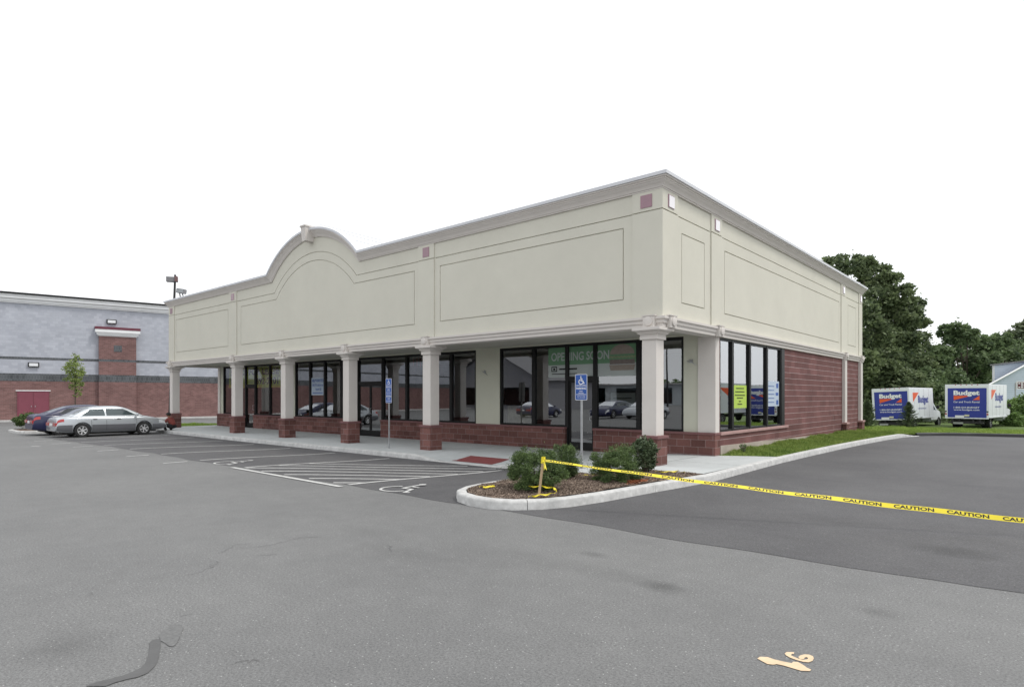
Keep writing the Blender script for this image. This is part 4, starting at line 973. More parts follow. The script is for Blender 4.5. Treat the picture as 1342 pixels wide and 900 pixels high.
# ------------------------------------------------------------------ stake and tape
r_ = empty('wooden_stake', (0, 0, 0), 0, 'leaning wooden stake holding the yellow caution tape at the island kerb', 'stake')
sb, st = Vector((0.70, -5.47, .10)), Vector((0.80, -5.46, .79))
mb = MB(); t_ = (st-sb).normalized(); a_ = Vector((1, 0, 0)); b_ = Vector((0, 1, 0))
mb.rings([[tuple(p+a_*i+b_*j) for i, j in ((-.018, -.012), (.018, -.012), (.018, .012), (-.018, .012))] for p in (sb, st)]); mb.build('post', M_wood, r_, fix=True, bevel=.003)
tp = empty('caution_tape', (0, 0, 0), 0, 'yellow tape printed CAUTION stretched from the stake across the driveway', 'tape')
A = st+Vector((0, -.015, -.045)); Bp = dep(1342, 678, 7.7); Dv = Bp-A; E_ = A+Dv*1.32
TL = (E_-A).length; TW = .067
def tape_frame(s):
    t = s/TL; p = A.lerp(E_, t); p = p+Vector((0, 0, -.05*math.sin(math.pi*t)+.004*math.sin(s*5)))
    dr = (E_-A).normalized(); side = dr.cross(Vector((0, 0, 1))).normalized(); upv = side.cross(dr)
    k = R(66-46*sm(.15, .85, t)+9*math.sin(s*2.3)*(1-t))
    return p, dr, (upv*math.cos(k)+side*(-math.sin(k))).normalized(), side
def tape_pt(s, v, off=0):
    p, dr, u, sd = tape_frame(s); nn = dr.cross(u).normalized()
    return tuple(p+u*v+nn*off)
mb = MB(); rs = []
for i in range(141):
    s = TL*i/140; rs.append([tape_pt(s, -TW/2, -.0004), tape_pt(s, TW/2, -.0004), tape_pt(s, TW/2, .0004), tape_pt(s, -TW/2, .0004)])
mb.rings(rs).build('ribbon', M_tape, tp, smooth=30, fix=True)
co, fs = text_mesh('CAUTION', .044, .46, .035)
tx = MB(); s0 = .25
while s0 < TL-.3:
    for sg_ in (1, -1):
        tx.add([tape_pt(s0+c_[0] if sg_ > 0 else s0+c_[0], c_[1]-.021, sg_*.0014) for c_ in co], fs)
    s0 += .60
tx.build('lettering', M_black, tp)
mb = MB()                                              # knot and loose end on the stake
for k in range(4):
    z = .70+k*.022; p = sb.lerp(st, (z-.1)/.69)
    mb.rings([[(p.x+i*1.25, p.y+j*1.4, z+dz+rnd.uniform(-.004, .004)) for i, j in ((-.02, -.014), (.02, -.014), (.02, .014), (-.02, .014))] for dz in (0, .03)], cap=False)
mb.add([(.83,-5.5,.735),(.86,-5.51,.74),(.90,-5.55,.64),(.93,-5.54,.60),(.885,-5.56,.60)], [(0,1,3,2),(0,2,4)])
mb.build('knot', M_tape, tp)
def loose_tape(pts, label, w=.05):
    mb = MB(); L = []
    P = [Vector(p) for p in pts]; Q = []
    for i in range(len(P)-1):
        for k in range(5): Q.append(P[i].lerp(P[i+1], k/5))
    Q.append(P[-1]); rs = []
    for i, p in enumerate(Q):
        t = (Q[min(i+1, len(Q)-1)]-Q[max(i-1, 0)]).normalized(); sd = t.cross(Vector((0, 0, 1))).normalized()
        a = i*.5; u = sd*math.cos(a)*.9+Vector((0, 0, 1))*abs(math.sin(a))*.5
        q = p+Vector((0, 0, .012+.01*math.sin(i*1.3)))
        rs.append([tuple(q-u*w/2), tuple(q+u*w/2)])
    mb.rings(rs, close=False, cap=False)
    return tag(mb.build('tape_scrap', M_tape), label, 'tape scrap', 'loose scraps of yellow tape on the mulch')
zt = .16
loose_tape([(.62, -5.62, zt), (.72, -5.5, zt+.02), (.86, -5.38, zt+.04), (.9, -5.25, zt+.06), (.74, -5.1, zt+.09), (.5, -5.12, zt+.1), (.3, -5.25, zt+.09)], 'crumpled yellow tape curled around the foot of the stake')
loose_tape([(-.72, -5.35, zt), (-.62, -5.22, zt), (-.5, -5.18, zt+.01), (-.62, -5.35, zt)], 'small yellow tape scrap at the left tip of the island')
loose_tape([(-.45, -2.75, zt), (-.25, -2.85, zt), (-.05, -2.75, zt+.01), (.1, -2.65, zt)], 'yellow tape scrap lying between the two right-hand yew bushes')
loose_tape([(.55, -1.35, zt), (.75, -1.25, zt), (.9, -1.05, zt+.01), (1.05, -1.0, zt)], 'yellow tape scrap beside the broad-leaved bush')

# ------------------------------------------------------------------ cars
def spl(pts, x):
    """smooth curve through (x, value) control points"""
    if x <= pts[0][0]: return pts[0][1]
    for i in range(len(pts)-1):
        a, b = pts[i], pts[i+1]
        if x <= b[0]:
            p0 = pts[max(i-1, 0)]; p3 = pts[min(i+2, len(pts)-1)]
            ma = (b[1]-p0[1])/max(1e-6, b[0]-p0[0]); mb_ = (p3[1]-a[1])/max(1e-6, p3[0]-a[0])
            h = b[0]-a[0]; t = (x-a[0])/h
            return a[1]*(2*t**3-3*t*t+1)+ma*h*(t**3-2*t*t+t)+b[1]*(-2*t**3+3*t*t)+mb_*h*(t**3-t*t)
    return pts[-1][1]
def wheel_mesh(parent, cx, cy, r_, side, rimm=None):
    """a wheel whose outer face looks towards side*y"""
    w = .105; mb = MB(); rs = []
    prof = [(-w, r_*.66), (-w, r_*.93), (-w*.75, r_), (w*.75, r_), (w, r_*.93), (w, r_*.66), (w*.6, r_*.62), (-w*.6, r_*.62)]
    N = 28; v = []
    for k in range(N):
        a = 2*math.pi*k/N; rs.append([(cx+rr*math.cos(a), cy+side*yy, r_+rr*math.sin(a)) for yy, rr in prof])
    m = len(prof)
    for ring in rs: v += ring
    f = [(k*m+j, k*m+(j+1) % m, ((k+1) % N)*m+(j+1) % m, ((k+1) % N)*m+j) for k in range(N) for j in range(m)]
    mb.add(v, f); wo = mb.build('wheel', M_rubber, parent, smooth=40, fix=True)
    rm = MB(); R2 = r_*.65
    for k in range(N):
        a, b = 2*math.pi*k/N, 2*math.pi*(k+1)/N
        rm.quad(*[(cx+q*math.cos(t), cy+side*(w*.78), r_+q*math.sin(t)) for q, t in ((R2, a), (R2, b), (R2*.86, b), (R2*.86, a))])
    for k in range(6):
        a = 2*math.pi*k/6+.3
        def pt(q, da, dy): return (cx+q*math.cos(a+da), cy+side*(w*dy), r_+q*math.sin(a+da))
        rm.quad(pt(R2*.22, -.55, .66), pt(R2*.22, .55, .66), pt(R2*.9, .17, .78), pt(R2*.9, -.17, .78))
    rm.disc_prism((cx, cy+side*w*.62, r_), (0, 1, 0), R2*.27, .03, 14)
    rm.build('rim', rimm or M_rim, wo)
    bk = MB(); bk.disc_prism((cx, cy+side*w*.2, r_), (0, 1, 0), R2, .02, 20); bk.build('brake_shadow_disc', M_black, wo) if False else bk.build('rim_gap_shade', M_black, wo)  # black disc stands in for the shade between the spokes
M_lampgrey = mat('lamp_housing', (.20, .20, .21), .5, var=.1)
M_rim = mat('alloy_rim', (.72, .73, .74), .3, metal=.6, var=.04)
M_carglass = glassmat('car_glass', tint=(.28, .33, .32), ior=1.8)
M_tail = mat('tail_red', (.42, .02, .02), .15, coat=.8, var=.05); M_lamp = mat('lamp_clear', (.72, .74, .76), .12, coat=1.0, var=.03)
def car(paint, lower, label, spec):
    L2, HW = spec['L']/2, spec['W']/2
    top, roof, wb = spec['top'], spec['roof'], spec['wb']
    r_ = empty('parked_car', (0, 0, 0), 0, label, 'car', 'cars parked at the far end of the stalls')
    def hw(x):
        u = abs(x)/L2; return HW*(1-.16*u**7-.03*u**2)
    def ring(x, off=0.0):
        w = hw(x)+off; zt = spl(top, x)+off; u = abs(x)/L2; zb = .20+.10*u**8
        ctrl = [(0, zb), (.45, zb), (.80, zb+.005), (.93, zb+.05), (.985, zb+(zt-zb)*.25), (1.0, zb+(zt-zb)*.48), (.985, zb+(zt-zb)*.70), (.955, zb+(zt-zb)*.88), (.88, zb+(zt-zb)*.975), (.65, zt+.012), (.3, zt+.03), (0, zt+.035)]
        pts = []
        for i in range(len(ctrl)-1):
            for k in range(2):
                t = i+k/2; q = [(j, ctrl[j][0]) for j in range(len(ctrl))]; s_ = [(j, ctrl[j][1]) for j in range(len(ctrl))]
                pts.append((spl(q, t)*w, spl(s_, t)))
        pts.append((0, ctrl[-1][1]))
        return pts
    N = 56; xs = [-L2+2*L2*(0.5-0.5*math.cos(math.pi*i/N)) for i in range(N+1)]
    rs = []
    for x in xs:
        h = ring(x); rs.append([(x, -y, z) for y, z in h]+[(x, y, z) for y, z in h[-2:0:-1]])
    mb = MB().rings(rs); me_ = mb.mesh('body')
    bm_ = bmesh.new(); bm_.from_mesh(me_); bmesh.ops.recalc_face_normals(bm_, faces=bm_.faces); bm_.to_mesh(me_); bm_.free()
    cutters = []
    for wx_ in wb:
        for s_ in (-1, 1):
            c_ = MB(); c_.tube([(wx_, s_*(HW-.26), spec['r']+.01), (wx_, s_*(HW+.1), spec['r']+.01)], spec['r']+.055, 28); cutters.append(c_)
    me_ = boolcut(me_, cutters)
    me_.polygons.foreach_set('use_smooth', [True]*len(me_.polygons)); me_.set_sharp_from_angle(angle=R(50))
    body = link_mesh('body', me_, paint, r_)
    # lower cladding, a darker tone
    if lower:
        for s_ in (-1, 1):
            for a, b in ((-L2*.985, wb[0]-spec['r']-.07), (wb[0]+spec['r']+.07, wb[1]-spec['r']-.07), (wb[1]+spec['r']+.07, L2*.985)):
                mm = MB(); g_ = []
                for i in range(13):
                    x = a+(b-a)*i/12; h = ring(x, .006); sel = h[6:11]
                    g_.append([(x, s_*y, z) for y, z in sel])
                mm.rings(g_, close=False, cap=False); mm.build('lower_panel', lower, r_, smooth=True)
    # greenhouse
    x0, x1 = roof[0][0], roof[-1][0]; zmx = max(p[1] for p in roof)
    belt = lambda x: spl(top, x)-.03
    def side_y(x, z): return hw(x)*.925-.42*(z-belt(x))-.03*0
    rs = []; M_ = 36
    for i in range(M_+1):
        x = x0+(x1-x0)*i/M_; zr = max(spl(roof, x), belt(x)+.012); zb_ = belt(x)
        ys = side_y(x, zr-.05 if zr-.05 > zb_ else zb_)
        h = [(hw(x)*.925, zb_), (side_y(x, zb_+(zr-.05-zb_)*.5) if zr-.05 > zb_ else ys, max(zb_+(zr-.05-zb_)*.5, zb_)), (ys, max(zr-.05, zb_)), (ys-.05, zr-.012), (ys-.14, zr+.004), (ys*.5, zr+.02), (0, zr+.026)]
        rs.append([(x, -y, z) for y, z in h]+[(x, y, z) for y, z in h[-2::-1]])
    MB().rings(rs, close=False, cap=False).build('roof', paint, r_, smooth=45, fix=True)
    def glass_side(pts, s_, name='side_window'):
        """pts given as (x, z) outline; split into strips so that it follows the side"""
        mm = MB(); n = 8; bot = [p for p in pts[:2]]; tp_ = [pts[3], pts[2]]
        lo = [(bot[0][0]+(bot[1][0]-bot[0][0])*i/n, bot[0][1]+(bot[1][1]-bot[0][1])*i/n) for i in range(n+1)]
        hi = [(tp_[0][0]+(tp_[1][0]-tp_[0][0])*i/n, tp_[0][1]+(tp_[1][1]-tp_[0][1])*i/n) for i in range(n+1)]
        for i in range(n):
            q = [lo[i], lo[i+1], hi[i+1], hi[i]]; mm.add([(x, s_*(side_y(x, z)+.006), z) for x, z in q], [(0, 1, 2, 3)])
        mm.build(name, M_blackglass, r_)
    for s_ in (-1, 1):
        for w_ in spec['win']: glass_side(w_, s_)
    def screen(xa, xb, name):
        mm = MB(); g_ = []
        for i in range(9):
            x = xa+(xb-xa)*i/8; zr = spl(roof, x); ys = side_y(x, zr-.05)-.10
            g_.append([(x, ys*k/3, zr+.030-.003*abs(k)-(.002*k*k)+.002) for k in (-3, -2, -1, 0, 1, 2, 3)])
        mm.rings(g_, close=False, cap=False).build(name, M_blackglass, r_, smooth=True)
    screen(*spec['rear'], 'rear_window'); screen(*spec['front'], 'windshield')
    # lamps follow the body skin
    def skin(xa, xb, i0, i1, m_, name, s_, off=.008):
        mm = MB(); g_ = []
        for i in range(7):
            x = xa+(xb-xa)*i/6; g_.append([(x, s_*y, z) for y, z in ring(x, off)[i0:i1+1]])
        mm.rings(g_, close=False, cap=False).build(name, m_, r_, smooth=True)
    for s_ in (-1, 1):
        skin(-L2*.995, -L2+.30, 12, 14, M_tail, 'tail_light', s_); skin(L2-.40, L2*.998, 11, 14, M_lamp, 'headlight', s_)
        mm = MB(); mm.box(-L2-.012, -L2+.03, s_*HW*.36, s_*HW*.82, spl(top, -L2+.05)-.26, spl(top, -L2+.05)-.12); mm.build('tail_light', M_tail, r_, bevel=.006)
        mm = MB(); mm.ball((spec['mir'], s_*(HW+.06), belt(spec['mir'])+.10), .07, .09, .06, 10, 6); mm.build('mirror', paint, r_, smooth=True)
        for hx in spec['handles']:
            mm = MB(); y_ = hw(hx)*.985; mm.box(hx-.08, hx+.08, s_*(y_-.01), s_*(y_+.022), spec['hz'], spec['hz']+.028); mm.build('door_handle', M_black if lower else paint, r_, bevel=.005)
    mm = MB(); zr = spl(top, -L2+.05)
    mm.box(-L2-.014, -L2+.02, -.17, .17, zr-.27, zr-.15); mm.build('number_plate', M_white, r_)
    mm = MB()
    for s_ in (-1, 1):
        for dx in spec['seams']:
            zs = [.30+.06*k for k in range(9)]
            pts = [(dx, s_*(hw(dx)*1.0+.004 if z < .7 else hw(dx)*.985+.003), z) for z in zs if z < belt(dx)-.02]
            mm.tube(pts, .005, 4)
    mm.build('door_seam', M_black, r_)
    for wx_ in wb:
        for s_ in (-1, 1): wheel_mesh(r_, wx_, s_*(HW-.115), spec['r'], s_)
    mm = MB(); mm.box(-L2*.8, L2*.8, -HW*.7, HW*.7, .16, .22); mm.build('underbody', M_black, r_)
    return r_
M_blackglass = glassmat('dark_car_glass', tint=(.42, .48, .48), ior=1.7)
M_silver = mat('silver_paint', (.46, .49, .52), .3, metal=.5, var=.02, coat=.7); M_silverlow = mat('grey_lower_paint', (.16, .165, .18), .35, metal=.4, var=.03, coat=.4)
M_bluep = mat('dark_blue_paint', (.012, .015, .062), .3, metal=.0, var=.03, coat=.35)
spec1 = dict(L=4.72, W=1.80, r=.315, wb=(-1.36, 1.26), top=[(-2.36,.52),(-2.33,.74),(-2.25,.87),(-1.95,.935),(-1.4,.95),(-.4,.94),(.6,.93),(1.15,.93),(1.6,.865),(2.0,.78),(2.25,.68),(2.33,.56),(2.36,.45)],
    roof=[(-1.85,.94),(-1.6,1.06),(-1.3,1.22),(-1.0,1.335),(-.7,1.375),(-.2,1.39),(.25,1.37),(.55,1.29),(.85,1.15),(1.25,.94)],
    win=[[(-1.38,.965),(-.42,.965),(-.44,1.29),(-1.02,1.26)], [(-.36,.965),(.98,.96),(.38,1.275),(-.38,1.295)]], rear=(-1.66,-1.02), front=(.50,1.14), mir=.92, handles=(-.85,.15), hz=.80, seams=(-1.0+.0,-.38,.92))
silver = car(M_silver, M_silverlow, 'silver sedan with grey lower panels parked nose to the sidewalk', spec1)
spec2 = dict(L=4.85, W=1.84, r=.335, wb=(-1.40, 1.38), top=[(-2.42,.55),(-2.39,.82),(-2.30,.97),(-1.95,1.01),(-1.4,1.0),(-.4,.97),(.6,.95),(1.2,.95),(1.7,.89),(2.1,.80),(2.3,.70),(2.39,.56),(2.42,.45)],
    roof=[(-1.95,1.0),(-1.6,1.14),(-1.3,1.26),(-1.0,1.36),(-.6,1.425),(-.2,1.44),(.2,1.42),(.6,1.32),(.95,1.17),(1.4,.94)],
    win=[[(-1.42,1.03),(-.42,1.0),(-.44,1.34),(-1.05,1.29)], [(-.36,1.0),(1.08,.98),(.42,1.31),(-.38,1.345)]], rear=(-1.74,-1.05), front=(.56,1.28), mir=1.0, handles=(-.9,.1), hz=.84, seams=(-1.05,-.38,1.0))
blue = car(M_bluep, None, 'dark blue sedan parked beyond the silver car', spec2)
def place(o, x, y, rz, z=None):
    o.location = (x, y, G(x, y) if z is None else z); o.rotation_euler = (0, 0, rz)
silver.scale = (.955, .98, .98); place(silver, -26.55, -3.66, R(91.5)); place(blue, -29.1, -3.85, R(90)); blue.scale = (.97,)*3

# ------------------------------------------------------------------ person squatting by the silver car
def skin(name, chains, m, parent=None, sub=2, root=None):
    """chains: lists of (point, radius); shared points join"""
    vs, es, rd, key = [], [], [], {}
    for ch in chains:
        prev = None
        for p, r__ in ch:
            k = tuple(round(q, 3) for q in p)
            if k not in key: key[k] = len(vs); vs.append(p); rd.append(r__)
            i = key[k]
            if prev is not None: es.append((prev, i))
            prev = i
    me_ = bpy.data.meshes.new(name); me_.from_pydata(vs, es, [])
    o = bpy.data.objects.new('tmp', me_); COL.objects.link(o)
    md = o.modifiers.new('s', 'SKIN'); md.use_smooth_shade = True
    for i, r__ in enumerate(rd):
        rr = r__ if hasattr(r__, '__len__') else (r__, r__)
        me_.skin_vertices[0].data[i].radius = rr; me_.skin_vertices[0].data[i].use_root = (i == 0)
    md = o.modifiers.new('u', 'SUBSURF'); md.levels = sub; md.render_levels = sub
    dg = bpy.context.evaluated_depsgraph_get(); dg.update()
    r2 = bpy.data.meshes.new_from_object(o.evaluated_get(dg)); bpy.data.objects.remove(o)
    r2.polygons.foreach_set('use_smooth', [True]*len(r2.polygons))
    return link_mesh(name, r2, m, parent)
M_skin = mat('skin', (.22, .11, .07), .6, var=.08); M_shirt = mat('rust_shirt', (.21, .05, .04), .85, var=.15, scale=12); M_pants = mat('black_trousers', (.016, .016, .018), .85, var=.2, scale=10); M_hair = mat('dark_hair', (.012, .01, .009), .8, var=.2, scale=30)
# local frame: faces +x, squatting, hands reaching forward to the car
def body_chains(k=1.0, cloth=0.0):
    pel = (0, 0, .30); ch = []
    sp1, sp2, nk, hd = (.05, 0, .44), (.16, 0, .62), (.24, 0, .74), (.27, 0, .82)
    ch.append([(pel, .13), (sp1, .12), (sp2, (.15, .12)), ((.22, 0, .70), .07), (nk, .05), (hd, .085), ((.285, 0, .90), .075)])
    for s_ in (-1, 1):
        ch.append([(pel, .13), ((.03, s_*.09, .30), .10), ((.40, s_*.17, .42), .06), ((.22, s_*.16, .08), .042), ((.24, s_*.16, .04), .035), ((.36, s_*.17, .03), .028)])
        ch.append([(sp2, .12), ((.17, s_*.16, .64), .055), ((.30, s_*.21, .47), .04), ((.50, s_*.12, .50), .028), ((.56, s_*.11, .51), .026)])
        for f in range(5):
            a = (f-2)*.016; l = (.05, .075, .08, .075, .06)[f]
            ch.append([((.56, s_*.11, .51), .026), ((.58+l*.4, s_*.11+a, .51), .009), ((.58+l*.8, s_*.11+a*1.1, .495), .008), ((.58+l, s_*.11+a*1.1, .48), .006)])
    return ch
pr = skin('person', body_chains(), M_skin)
tag(pr, 'person in rust red shirt and black trousers squatting at the silver car bumper', 'person')
skin('shirt', [[((.01, 0, .33), .145), ((.05, 0, .44), .14), ((.16, 0, .62), (.17, .135)), ((.215, 0, .69), .085)]] + [[((.16, 0, .62), .135), ((.165, s_*.165, .645), .07), ((.26, s_*.20, .52), .055), ((.31, s_*.205, .475), .05)] for s_ in (-1, 1)], M_shirt, pr)
skin('trousers', [[((-.01, 0, .29), .15), ((.0, 0, .34), .14)]] + [[((-.01, 0, .29), .15), ((.03, s_*.095, .30), .115), ((.41, s_*.17, .42), .075), ((.23, s_*.16, .09), .055)] for s_ in (-1, 1)], M_pants, pr)
for s_ in (-1, 1): skin('shoe', [[((.17, s_*.16, .045), .042), ((.27, s_*.165, .045), .045), ((.38, s_*.175, .035), .035)]], M_hair, pr, 1)
mb = MB(); mb.ball((.268, 0, .875), .105, .098, .095, 14, 10); mb.box(.30, .40, -.06, .06, .885, .895); mb.build('cap', M_hair, pr, smooth=40)
mb = MB(); mb.ball((.352, -.03, .845), .011, .013, .009, 8, 5); mb.ball((.352, .03, .845), .011, .013, .009, 8, 5); mb.build('eyes', M_hair, pr)
mb = MB(); mb.tube([(.355, 0, .85), (.378, 0, .825), (.355, 0, .815)], [.008, .014, .01], 6); mb.ball((.27, -.088, .835), .02, .012, .028, 8, 5); mb.ball((.27, .088, .835), .02, .012, .028, 8, 5); mb.build('nose_and_ears', M_skin, pr)
p = dep(227.0, 566.5, 30.8); pr.location = (p.x, p.y, G(p.x, p.y)); pr.rotation_euler = (0, 0, math.atan2(-RT[1], -RT[0])-.25); pr.scale = (1.06,)*3

# ------------------------------------------------------------------ big store at the left
BB = empty('brick_store', (0, 0, 0), 0, 'long store with grey upper wall, maroon brick base and white cornice beyond the parked cars', 'building')
bo0 = (-50.005, -1.609); bd = (math.cos(R(79.5)), math.sin(R(79.5))); bn = (bd[1], -bd[0])
bx = lambda s_, o, z: (bo0[0]+bd[0]*s_+bn[0]*o, bo0[1]+bd[1]*s_+bn[1]*o, z)
M_bgrey = brick('grey_block', (.40, .42, .475), (.44, .46, .51), (.40, .41, .46), .4, .2, .008, var=.09, bump=.3, bvar=.035)
M_bred = brick('red_brick', (.175, .098, .092), (.215, .12, .112), (.24, .165, .16), .3, .1, .008, var=.2, bump=.3, bvar=.08)
M_bdark = brick('dark_band_block', (.085, .092, .10), (.105, .11, .12), (.15, .16, .165), .2, .3, .012, var=.2, bump=.3)
M_bdoor = mat('maroon_door', (.20, .05, .075), .5, var=.06)
for z0, z1, m_, o in ((-.5, 2.86, M_bred, 0), (2.861, 3.42, M_bdark, .01), (3.421, 4.45, M_bgrey, 0), (4.451, 4.64, M_bdark, .01), (4.641, 8.7, M_bgrey, 0)):
    mb = MB(bx); mb.box(-95, 45, -.3, o, z0, z1); mb.build('wall', m_, BB)
mb = MB(bx); mb.box(-95, 45, -.3, .10, 8.56, 8.66); mb.box(-95, 45, -.3, .18, 8.661, 8.88); mb.box(-95, 45, -.3, .34, 8.881, 9.10); mb.box(-95, 45, -.3, .42, 9.101, 9.16); mb.build('cornice', M_white, BB)
mb = MB(bx); mb.box(-95, 45, -.4, .46, 9.161, 9.30); mb.build('coping', M_frame, BB)
mb = MB(bx); mb.box(-95, 45, -14, -.31, 8.3, 8.4); mb.box(-95, 45, -14.2, -14, -.5, 8.6); mb.build('roof', M_roof, BB)
for s0 in (5.0, -22.0, -49.0):
    for z0, z1, m_ in ((-.4, 2.86, M_bred), (2.861, 3.42, M_bdark), (3.421, 4.45, M_bred), (4.451, 4.64, M_bdark), (4.641, 6.45, M_bred)):
        mb = MB(bx); mb.box(s0-1.25, s0+1.25, .012, .30, z0, z1); pl = mb.build('pier', m_, BB)
    mb = MB(bx); mb.box(s0-1.32, s0+1.32, .0, .36, 6.45, 6.55); mb.box(s0-1.4, s0+1.4, .0, .44, 6.551, 6.72); mb.box(s0-1.5, s0+1.5, 0, .54, 6.721, 6.96); mb.build('pier_cap', M_white, BB)
    mb = MB(bx); mb.box(s0-1.52, s0+1.52, 0, .56, 6.961, 7.16); mb.build('pier_coping', mat('maroon_metal', (.14, .03, .05), .5), BB)
    mb = MB(bx); mb.box(s0-.27, s0+.27, .301, .32, 5.25, 5.75); mb.build('medallion', M_bdark, BB)
mb = MB(bx); mb.box(-1.22, .66, .0, .05, -.1, 2.12); fr_ = mb.build('door_frame', M_bdoor, BB)
for a, b in ((-1.15, -.30), (-.27, .59)):
    mb = MB(bx); mb.box(a, b, .051, .075, -.08, 2.04); dd = mb.build('door', M_bdoor, BB)
    mb = MB(bx); mb.box(b-.12 if a < -1 else a+.08, b-.08 if a < -1 else a+.12, .076, .12, .95, 1.05); mb.build('handle', M_steel, dd)
mb = MB(bx); mb.box(-1.3, .74, .0, .09, 2.125, 2.19); mb.build('door_header', M_white, BB)
for s0, z in ((4.6, 7.62), (-.27, 4.08)):
    mb = MB(bx); mb.box(s0-.33, s0+.33, .0, .16, z-.17, z+.17); lt = mb.build('wall_light', M_black, BB)
    mb = MB(bx); mb.box(s0-.26, s0+.26, .161, .175, z-.11, z+.11); mb.build('lens', M_lamp, lt)
mb = MB(bx); mb.box(-95, 45, .02, 1.6, -.3, .02); tag(mb.build('store_kerb', M_kerb), 'pale kerb strip at the foot of the long brick store', kind='structure')

# lamp mast beyond the building, floodlight on the parapet, roof cables
r_ = empty('parking_lamp', (0, 0, 0), 0, 'slightly leaning dark parking lot lamp mast rising behind the left end of the roof', 'street lamp')
p0 = dep(222.3, 552, 45); p1 = dep(229.6, 360, 45)
mb = MB(); mb.tube([(p0.x, p0.y, -.3), p1], [.11, .075], 10); mb.build('pole', M_black, r_)
mb = MB(); c_ = dep(223.8, 366.4, 45); d1 = Vector((RT[0], RT[1], 0)); d2 = Vector((FW[0], FW[1], 0))
def obox(mb, c_, hx, hy, hz, a=d1, b=d2, tilt=0):
    a = a.normalized(); b = b.normalized(); z = Vector((0, 0, 1)); zz = (z*math.cos(tilt)+a*math.sin(tilt)); aa = (a*math.cos(tilt)-z*math.sin(tilt))
    v = [tuple(Vector(c_)+aa*i*hx+b*j*hy+zz*k*hz) for k in (-1, 1) for i, j in ((-1, -1), (1, -1), (1, 1), (-1, 1))]
    mb.add(v, [(0,3,2,1),(4,5,6,7),(0,1,5,4),(1,2,6,5),(2,3,7,6),(3,0,4,7)]); return mb
obox(MB(), dep(224.2, 366.3, 45), .30, .22, .18, (d1+d2*.4), (d2-d1*.4)).build('lamp_head', M_lampgrey, r_, bevel=.02)
obox(MB(), dep(231.2, 366.0, 45), .10, .22, .19, (d1+d2*.4), (d2-d1*.4)).build('ballast_box', mat('lamp_back', (.16, .09, .09), .5), r_, bevel=.02)
r_ = empty('roof_floodlight', (0, 0, 0), 0, 'grey box floodlight tilted on the parapet at the left end of the roof', 'floodlight')
q = dep(237.8, 381.6, 33.5)
obox(MB(), q, .22, .14, .125, tilt=.15).build('housing', M_lampgrey, r_, bevel=.02)
obox(MB(), q-d2*.142, .17, .004, .09, tilt=.15).build('lens', mat('lens_grey', (.30, .32, .33), .3), r_)
mb = MB(); mb.tube([q+d1*-.12, q+Vector((0, 0, -.32))+d1*-.06], .03, 6); mb.tube([q, q+Vector((0, 0, -.4))+d2*.3], .03, 6); mb.build('bracket', M_black, r_)
mb = MB()
for (xa, ya, xb, yb) in ((443, 301, 486, 311), (450, 306, 490, 316), (459, 313.5, 496, 323)):
    mb.tube([dep(xa-25, ya-7, 60), dep(xb+14, yb+4, 62)], .018, 5)
tag(mb.build('utility_cables', mat('cable_grey', (.32, .32, .34), .6)), 'three thin overhead cables just visible above the right shoulder of the arch', 'cables')

